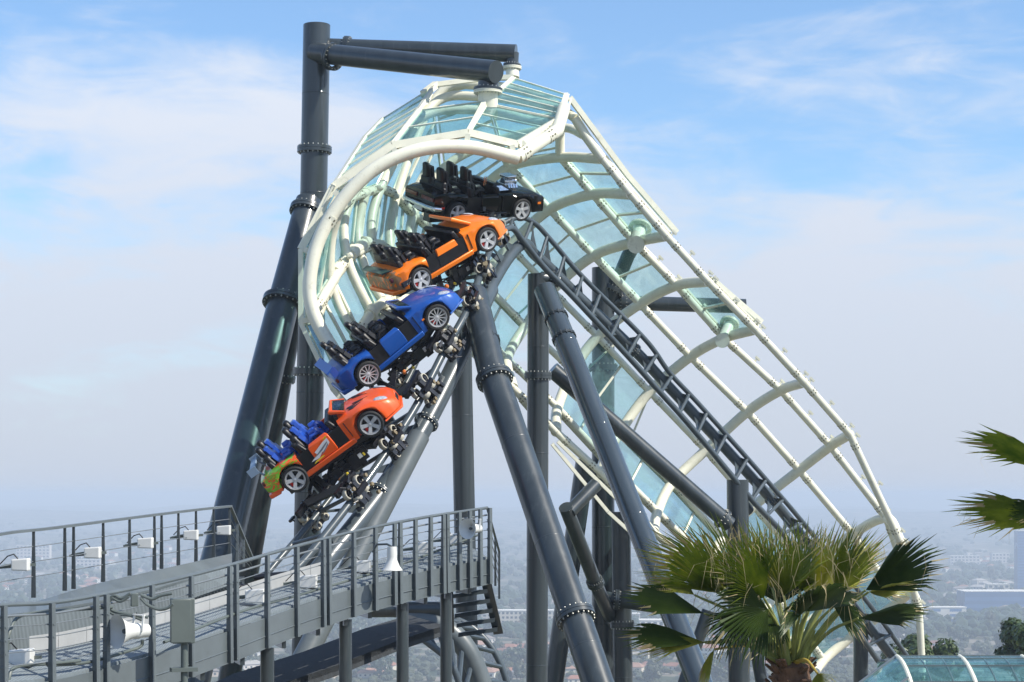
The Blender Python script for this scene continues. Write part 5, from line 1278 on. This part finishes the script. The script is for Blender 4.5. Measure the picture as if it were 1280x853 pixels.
# ------------------------------------------------------------------ trees, houses and buildings of the valley
M['crown'] = leafmat('far_foliage', (.030, .050, .022), (.060, .085, .035), .1)
M['crown2'] = leafmat('far_foliage_olive', (.055, .065, .030), (.09, .095, .045), .1)
M['pine'] = leafmat('pine_foliage', (.030, .060, .018), (.10, .14, .035), .2)
M['wood'] = mat('tree_bark', (.08, .06, .045), .9)
def crown_cloud(rn, R_, H_, n, leaf, base, clumps=9, c0=.34, c1=.55):
    b = MB(); cs = []
    for k in range(clumps):
        a = rn.uniform(0, 6.28); q = rn.random() ** .5 * R_ * .62; zz = base + H_ * (.25 + .6 * rn.random()); cs.append((Vector((math.cos(a) * q, math.sin(a) * q, zz)), R_ * rn.uniform(c0, c1)))
    for k in range(n):
        c, r = cs[k % clumps]; d = Vector((rn.gauss(0, 1), rn.gauss(0, 1), rn.gauss(0, .8))).normalized(); p = c + d * r * rn.uniform(.7, 1.05)
        t1 = Vector((rn.gauss(0, 1), rn.gauss(0, 1), rn.gauss(0, 1))).cross(d + Vector((0, 0, .3))).normalized(); t2 = d.cross(t1).normalized() + d * rn.uniform(-.6, .6)
        s_ = leaf * rn.uniform(.6, 1.4); i_ = len(b.v); b.v += [p - t1 * s_ - t2 * s_ * .6, p + t1 * s_ - t2 * s_ * .5, p + t2 * s_]; b.face((i_, i_ + 1, i_ + 2))
    return b, cs
def limbs(rn, cs, base, r):
    b = MB(); b.tube([(0, 0, 0), (0, 0, base * .6), (.1, 0, base + 1)], [r, r * .8, r * .5], 8)
    for c, q in cs: b.tube([(0, 0, base * .7), (c * .5 + Vector((0, 0, base * .3))), c], [r * .45, r * .3, r * .1], 5)
    return b
def gpt(px, py, dx=0):
    lo, hi = 400.0, 9000.0
    for _ in range(50):
        m_ = (lo + hi) / 2; q = P(px, py, m_)
        if q.z > hz(q.x, q.y): lo = m_
        else: hi = m_
    q = P(px, py, lo); return Vector((q.x, q.y, hz(q.x, q.y)))
protos = []
for v in range(5):
    rn = random.Random(20 + v); Rr = (6.5, 5.5, 8, 4.2, 5)[v]; Hh = (9, 10, 9, 15, 7)[v]
    th = thing('broadleaf_tree', '', 'tree', (0, 0, 0)); bb, cs = crown_cloud(rn, Rr, Hh, 900, .75, 2.5, 9)
    bb.build('crown', M['crown2' if v in (1, 4) else 'crown'], th, world=False, smooth=False); limbs(rn, cs, 3, .35).build('trunk', M['wood'], th, world=False)
    protos.append(th)
rn = random.Random(77); TL = ['rounded dark green tree among the hazy valley houses', 'olive green loose crowned tree among the hazy valley houses', 'wide spreading dark tree in the valley', 'tall narrow dark tree in the valley', 'small olive tree in the valley']
TG = ['rounded valley trees', 'olive valley trees', 'spreading valley trees', 'narrow valley trees', 'small olive valley trees']
gaps = [(-20, 330, 700, 860), (300, 480, 750, 856), (590, 680, 745, 858), (690, 870, 720, 862), (870, 1000, 740, 862), (1040, 1290, 735, 835), (620, 1290, 700, 745)]
used = [0] * 5; ntree = 0
def where(px, py):
    if px < 330: return ' behind the far railing' if py < 760 else ' below the far platform'
    if px < 600: return ' under the near walkway'
    if px < 700: return ' just right of the stair'
    if px < 870: return ' between the columns'
    if px < 1010: return ' behind the palm'
    return ' near the blue buildings' if py > 735 else ' far off at the right'
for k in range(270):
    gq = gaps[k % len(gaps)]; px = rn.uniform(gq[0], gq[1]); py = gq[2] + (gq[3] - gq[2]) * rn.random() ** .6
    v = rn.randrange(5); q = gpt(px, py)
    o = protos[v] if not used[v] else copy_tree(protos[v]); used[v] = 1
    o.location = q; s_ = rn.uniform(.75, 1.45); o.scale = (s_ * rn.uniform(.9, 1.1), s_, s_ * rn.uniform(.85, 1.15)); o.rotation_euler = (0, 0, rn.uniform(0, 6.28)); w_ = where(px, py); o['label'] = TL[v] + w_; o['group'] = TG[v] + w_
# massed far woodland
import array
def massed(n, pxr, pyr, rn, smin, smax, label, mm):
    ico = bmesh.new(); bmesh.ops.create_icosphere(ico, subdivisions=1, radius=1); iv = [v.co.copy() for v in ico.verts]; ifc = [tuple(v.index for v in f.verts) for f in ico.faces]; ico.free()
    vs = []; fs = []
    for k in range(n):
        py = pyr[0] + (pyr[1] - pyr[0]) * rn.random() ** .8; q = gpt(rn.uniform(*pxr), py); s_ = rn.uniform(smin, smax)
        for e in range(3):
            c = q + Vector((rn.uniform(-1, 1) * s_, rn.uniform(-1, 1) * s_, s_ * rn.uniform(.3, .9))); b0 = len(vs); sx = s_ * rn.uniform(.5, .9)
            for v in iv: vs.append((c.x + v.x * sx * rn.uniform(.7, 1.2), c.y + v.y * sx * rn.uniform(.7, 1.2), c.z + v.z * sx * rn.uniform(.6, 1.0)))
            fs += [tuple(b0 + i for i in f) for f in ifc]
    me = bpy.data.meshes.new('woodland'); me.from_pydata(vs, [], fs); me.materials.append(mm); o = bpy.data.objects.new('woodland', me); C.objects.link(o)
    tag(o, label, 'woodland', kind='stuff')
massed(2600, (-60, 1340), (652, 800), random.Random(8), 5, 11, 'dense far treetops covering the hazy valley floor', M['crown'])
massed(1500, (-60, 1340), (760, 880), random.Random(9), 2.5, 5.5, 'scattered shrubs and low treetops between the valley houses', M['crown2'])
# houses
WC = [(.62, .56, .46), (.70, .68, .62), (.50, .42, .34), (.66, .60, .54)]
RC = [(.30, .14, .09), (.24, .12, .09), (.22, .19, .17), (.36, .34, .31), (.34, .20, .14)]
MW = [mat('stucco_wall', c, .9, var=.06) for c in WC]; MR = [mat('roof_tile', c, .85, var=.12) for c in RC]; MWIN = mat('far_window', (.06, .08, .10), .15)
def house(v):
    rn = random.Random(50 + v); L_, W_, H_ = rn.uniform(12, 18), rn.uniform(8, 11), (3.2, 6, 3.4, 6.2, 3.2, 6)[v % 6]
    th = thing('valley_house', '', 'house', (0, 0, 0)); MB().box(-L_ / 2, L_ / 2, -W_ / 2, W_ / 2, 0, H_).build('wall', MW[v % 4], th, world=False, smooth=False)
    r_ = MB(); o = .6; hh = 2.4
    r_.add([(-L_ / 2 - o, -W_ / 2 - o, H_), (L_ / 2 + o, -W_ / 2 - o, H_), (L_ / 2 + o, W_ / 2 + o, H_), (-L_ / 2 - o, W_ / 2 + o, H_), (-L_ / 2 + W_ * .3, 0, H_ + hh), (L_ / 2 - W_ * .3, 0, H_ + hh)], [(0, 1, 5, 4), (1, 2, 5), (2, 3, 4, 5), (3, 0, 4), (0, 3, 2, 1)])
    r_.build('roof', MR[v % 5], th, world=False, smooth=False)
    for fl_ in range(1 if H_ < 5 else 2):
        n = 4
        for k in range(n):
            x = -L_ / 2 + L_ * (k + .5) / n; MB().box(x - .7, x + .7, -W_ / 2 - .05, -W_ / 2 + .02, 1 + fl_ * 2.8, 2.3 + fl_ * 2.8).build('window', MWIN, th, world=False, smooth=False)
    return th
RCN = ['red brown tiled', 'dark red tiled', 'brown shingled', 'pale grey', 'orange tiled']; WCN = ['cream', 'white', 'tan', 'pale pink']
hp = [house(v) for v in range(10)]; hu = [0] * 10; rn = random.Random(4)
spots = [(845, 838, 0), (815, 800, 1), (905, 840, 3), (1000, 848, 7), (700, 842, 4), (478, 838, 0), (470, 845, 4), (195, 795, 4), (205, 780, 0), (108, 806, 4), (640, 845, 0), (915, 825, 3), (835, 815, 1), (1170, 812, 1), (440, 800, 3)]
for k in range(165):
    gq = gaps[k % len(gaps)]; py = gq[2] - 12 + (gq[3] - gq[2] + 12) * rn.random() ** .75; spots.append((rn.uniform(gq[0], gq[1]), py, rn.randrange(10)))
for k in range(70): spots.append((rn.uniform(-10, 330), rn.uniform(688, 745), rn.choice((1, 1, 3, 7, 5, 9, 0))))
for k in range(30): spots.append((rn.uniform(1150, 1290), rn.uniform(700, 760), rn.choice((1, 3, 7, 5))))
for (px, py, v) in spots:
    o = hp[v] if not hu[v] else copy_tree(hp[v]); hu[v] = 1
    o.location = gpt(px, py); s_ = rn.uniform(.9, 1.3); o.scale = (s_, s_, s_); o.rotation_euler = (0, 0, rn.uniform(-.8, .8))
    o['label'] = f"{WCN[v % 4]} {'two storey' if v % 2 else 'one storey'} house with {RCN[v % 5]} roof{where(px, py)}"; o['group'] = f"{WCN[v % 4]} {RCN[v % 5]} roofed houses{where(px, py)}"
def block(px0, px1, ytop, ybase, label, wallm, winm, floors, bays, band=False, depth=18, cat='building', name='valley_building'):
    a = gpt((px0 + px1) / 2, ybase); D = a.y; W_ = (px1 - px0) * D / F; H_ = (ybase - ytop) * D / F
    th = thing(name, label, cat, a); MB().box(a.x - W_ / 2, a.x + W_ / 2, a.y, a.y + depth, a.z - 3, a.z + H_).build('wall', wallm, th, smooth=False)
    MB().box(a.x - W_ / 2 - .4, a.x + W_ / 2 + .4, a.y - .4, a.y + depth + .4, a.z + H_, a.z + H_ + .7).build('roof', MW[1], th, smooth=False)
    for f in range(floors):
        z0 = a.z + H_ * (f + .28) / floors; z1 = a.z + H_ * (f + .78) / floors
        if band: MB().box(a.x - W_ / 2 + 1, a.x + W_ / 2 - 1, a.y - .15, a.y + .1, z0, z1).build('window_band', winm, th, smooth=False); continue
        for k in range(bays):
            x0 = a.x - W_ / 2 + W_ * (k + .22) / bays; x1 = a.x - W_ / 2 + W_ * (k + .78) / bays; MB().box(x0, x1, a.y - .15, a.y + .1, z0, z1).build('window', winm, th, smooth=False)
    return th
bluew = mat('blue_facade', (.10, .19, .36), .25, var=.1, vscale=.05); blueg = mat('blue_glass_far', (.07, .14, .28), .12)
block(621, 706, 764, 786, 'long cream apartment block in the valley seen between the columns', MW[0], MWIN, 4, 16)
block(590, 640, 768, 784, 'cream wing of an apartment block beside the end of the stair', MW[0], MWIN, 4, 8)
block(1155, 1208, 760, 779, 'white office block with a big blue panel in its front beyond the canopy', MW[1], bluew, 3, 2)
block(1163, 1195, 762, 778, 'wide blue glazed front set into the white office block', bluew, blueg, 3, 8)
block(1206, 1300, 740, 767, 'low flat blue office building at the right edge', bluew, blueg, 3, 10, band=True, depth=40)
block(1272, 1310, 664, 745, 'tall blue glass tower cut off by the right edge', bluew, blueg, 22, 6, band=True)
block(800, 838, 776, 800, 'white three storey house beyond the low pipe left of the palm', MW[1], MWIN, 3, 5)
block(765, 800, 768, 782, 'pale flat block behind the twin dark columns', MW[3], MWIN, 2, 5)
block(1235, 1262, 731, 742, 'small cream rooftop block standing above the flat blue building', MW[0], MWIN, 2, 4)
block(1188, 1225, 695, 706, 'faint pinkish low block far off in the haze', MW[3], MWIN, 3, 8)
block(1240, 1262, 692, 704, 'faint square block farthest off in the haze', MW[3], MWIN, 3, 5)
block(20, 62, 682, 698, 'faint pale block in the haze behind the far railing', MW[3], MWIN, 4, 9)
block(95, 125, 700, 712, 'faint low block in the haze above the second floodlight', MW[3], MWIN, 3, 6)
# nearer trees at right
for (px, py, D, s_, lb, seed) in ((1150, 846, 130, .55, 'dark pine clump behind the glass canopy left of the white tunnel foot', 3), (1302, 830, 110, .52, 'dark pine cut off by the right edge above the canopy', 6)):
    rn = random.Random(seed); q = P(px, py, D); th = thing('pine_tree', lb, 'tree', (q.x, q.y, hz(q.x, q.y)))
    top = q.z - hz(q.x, q.y); bb, cs = crown_cloud(rn, 6.2 * s_, 7 * s_, 9000, .15, top - 2.2 * s_, 34, .16, .30); bb.build('crown', M['pine'], th, world=False, smooth=False)
    limbs(rn, cs, top - 3, .22).build('trunk', M['wood'], th, world=False)
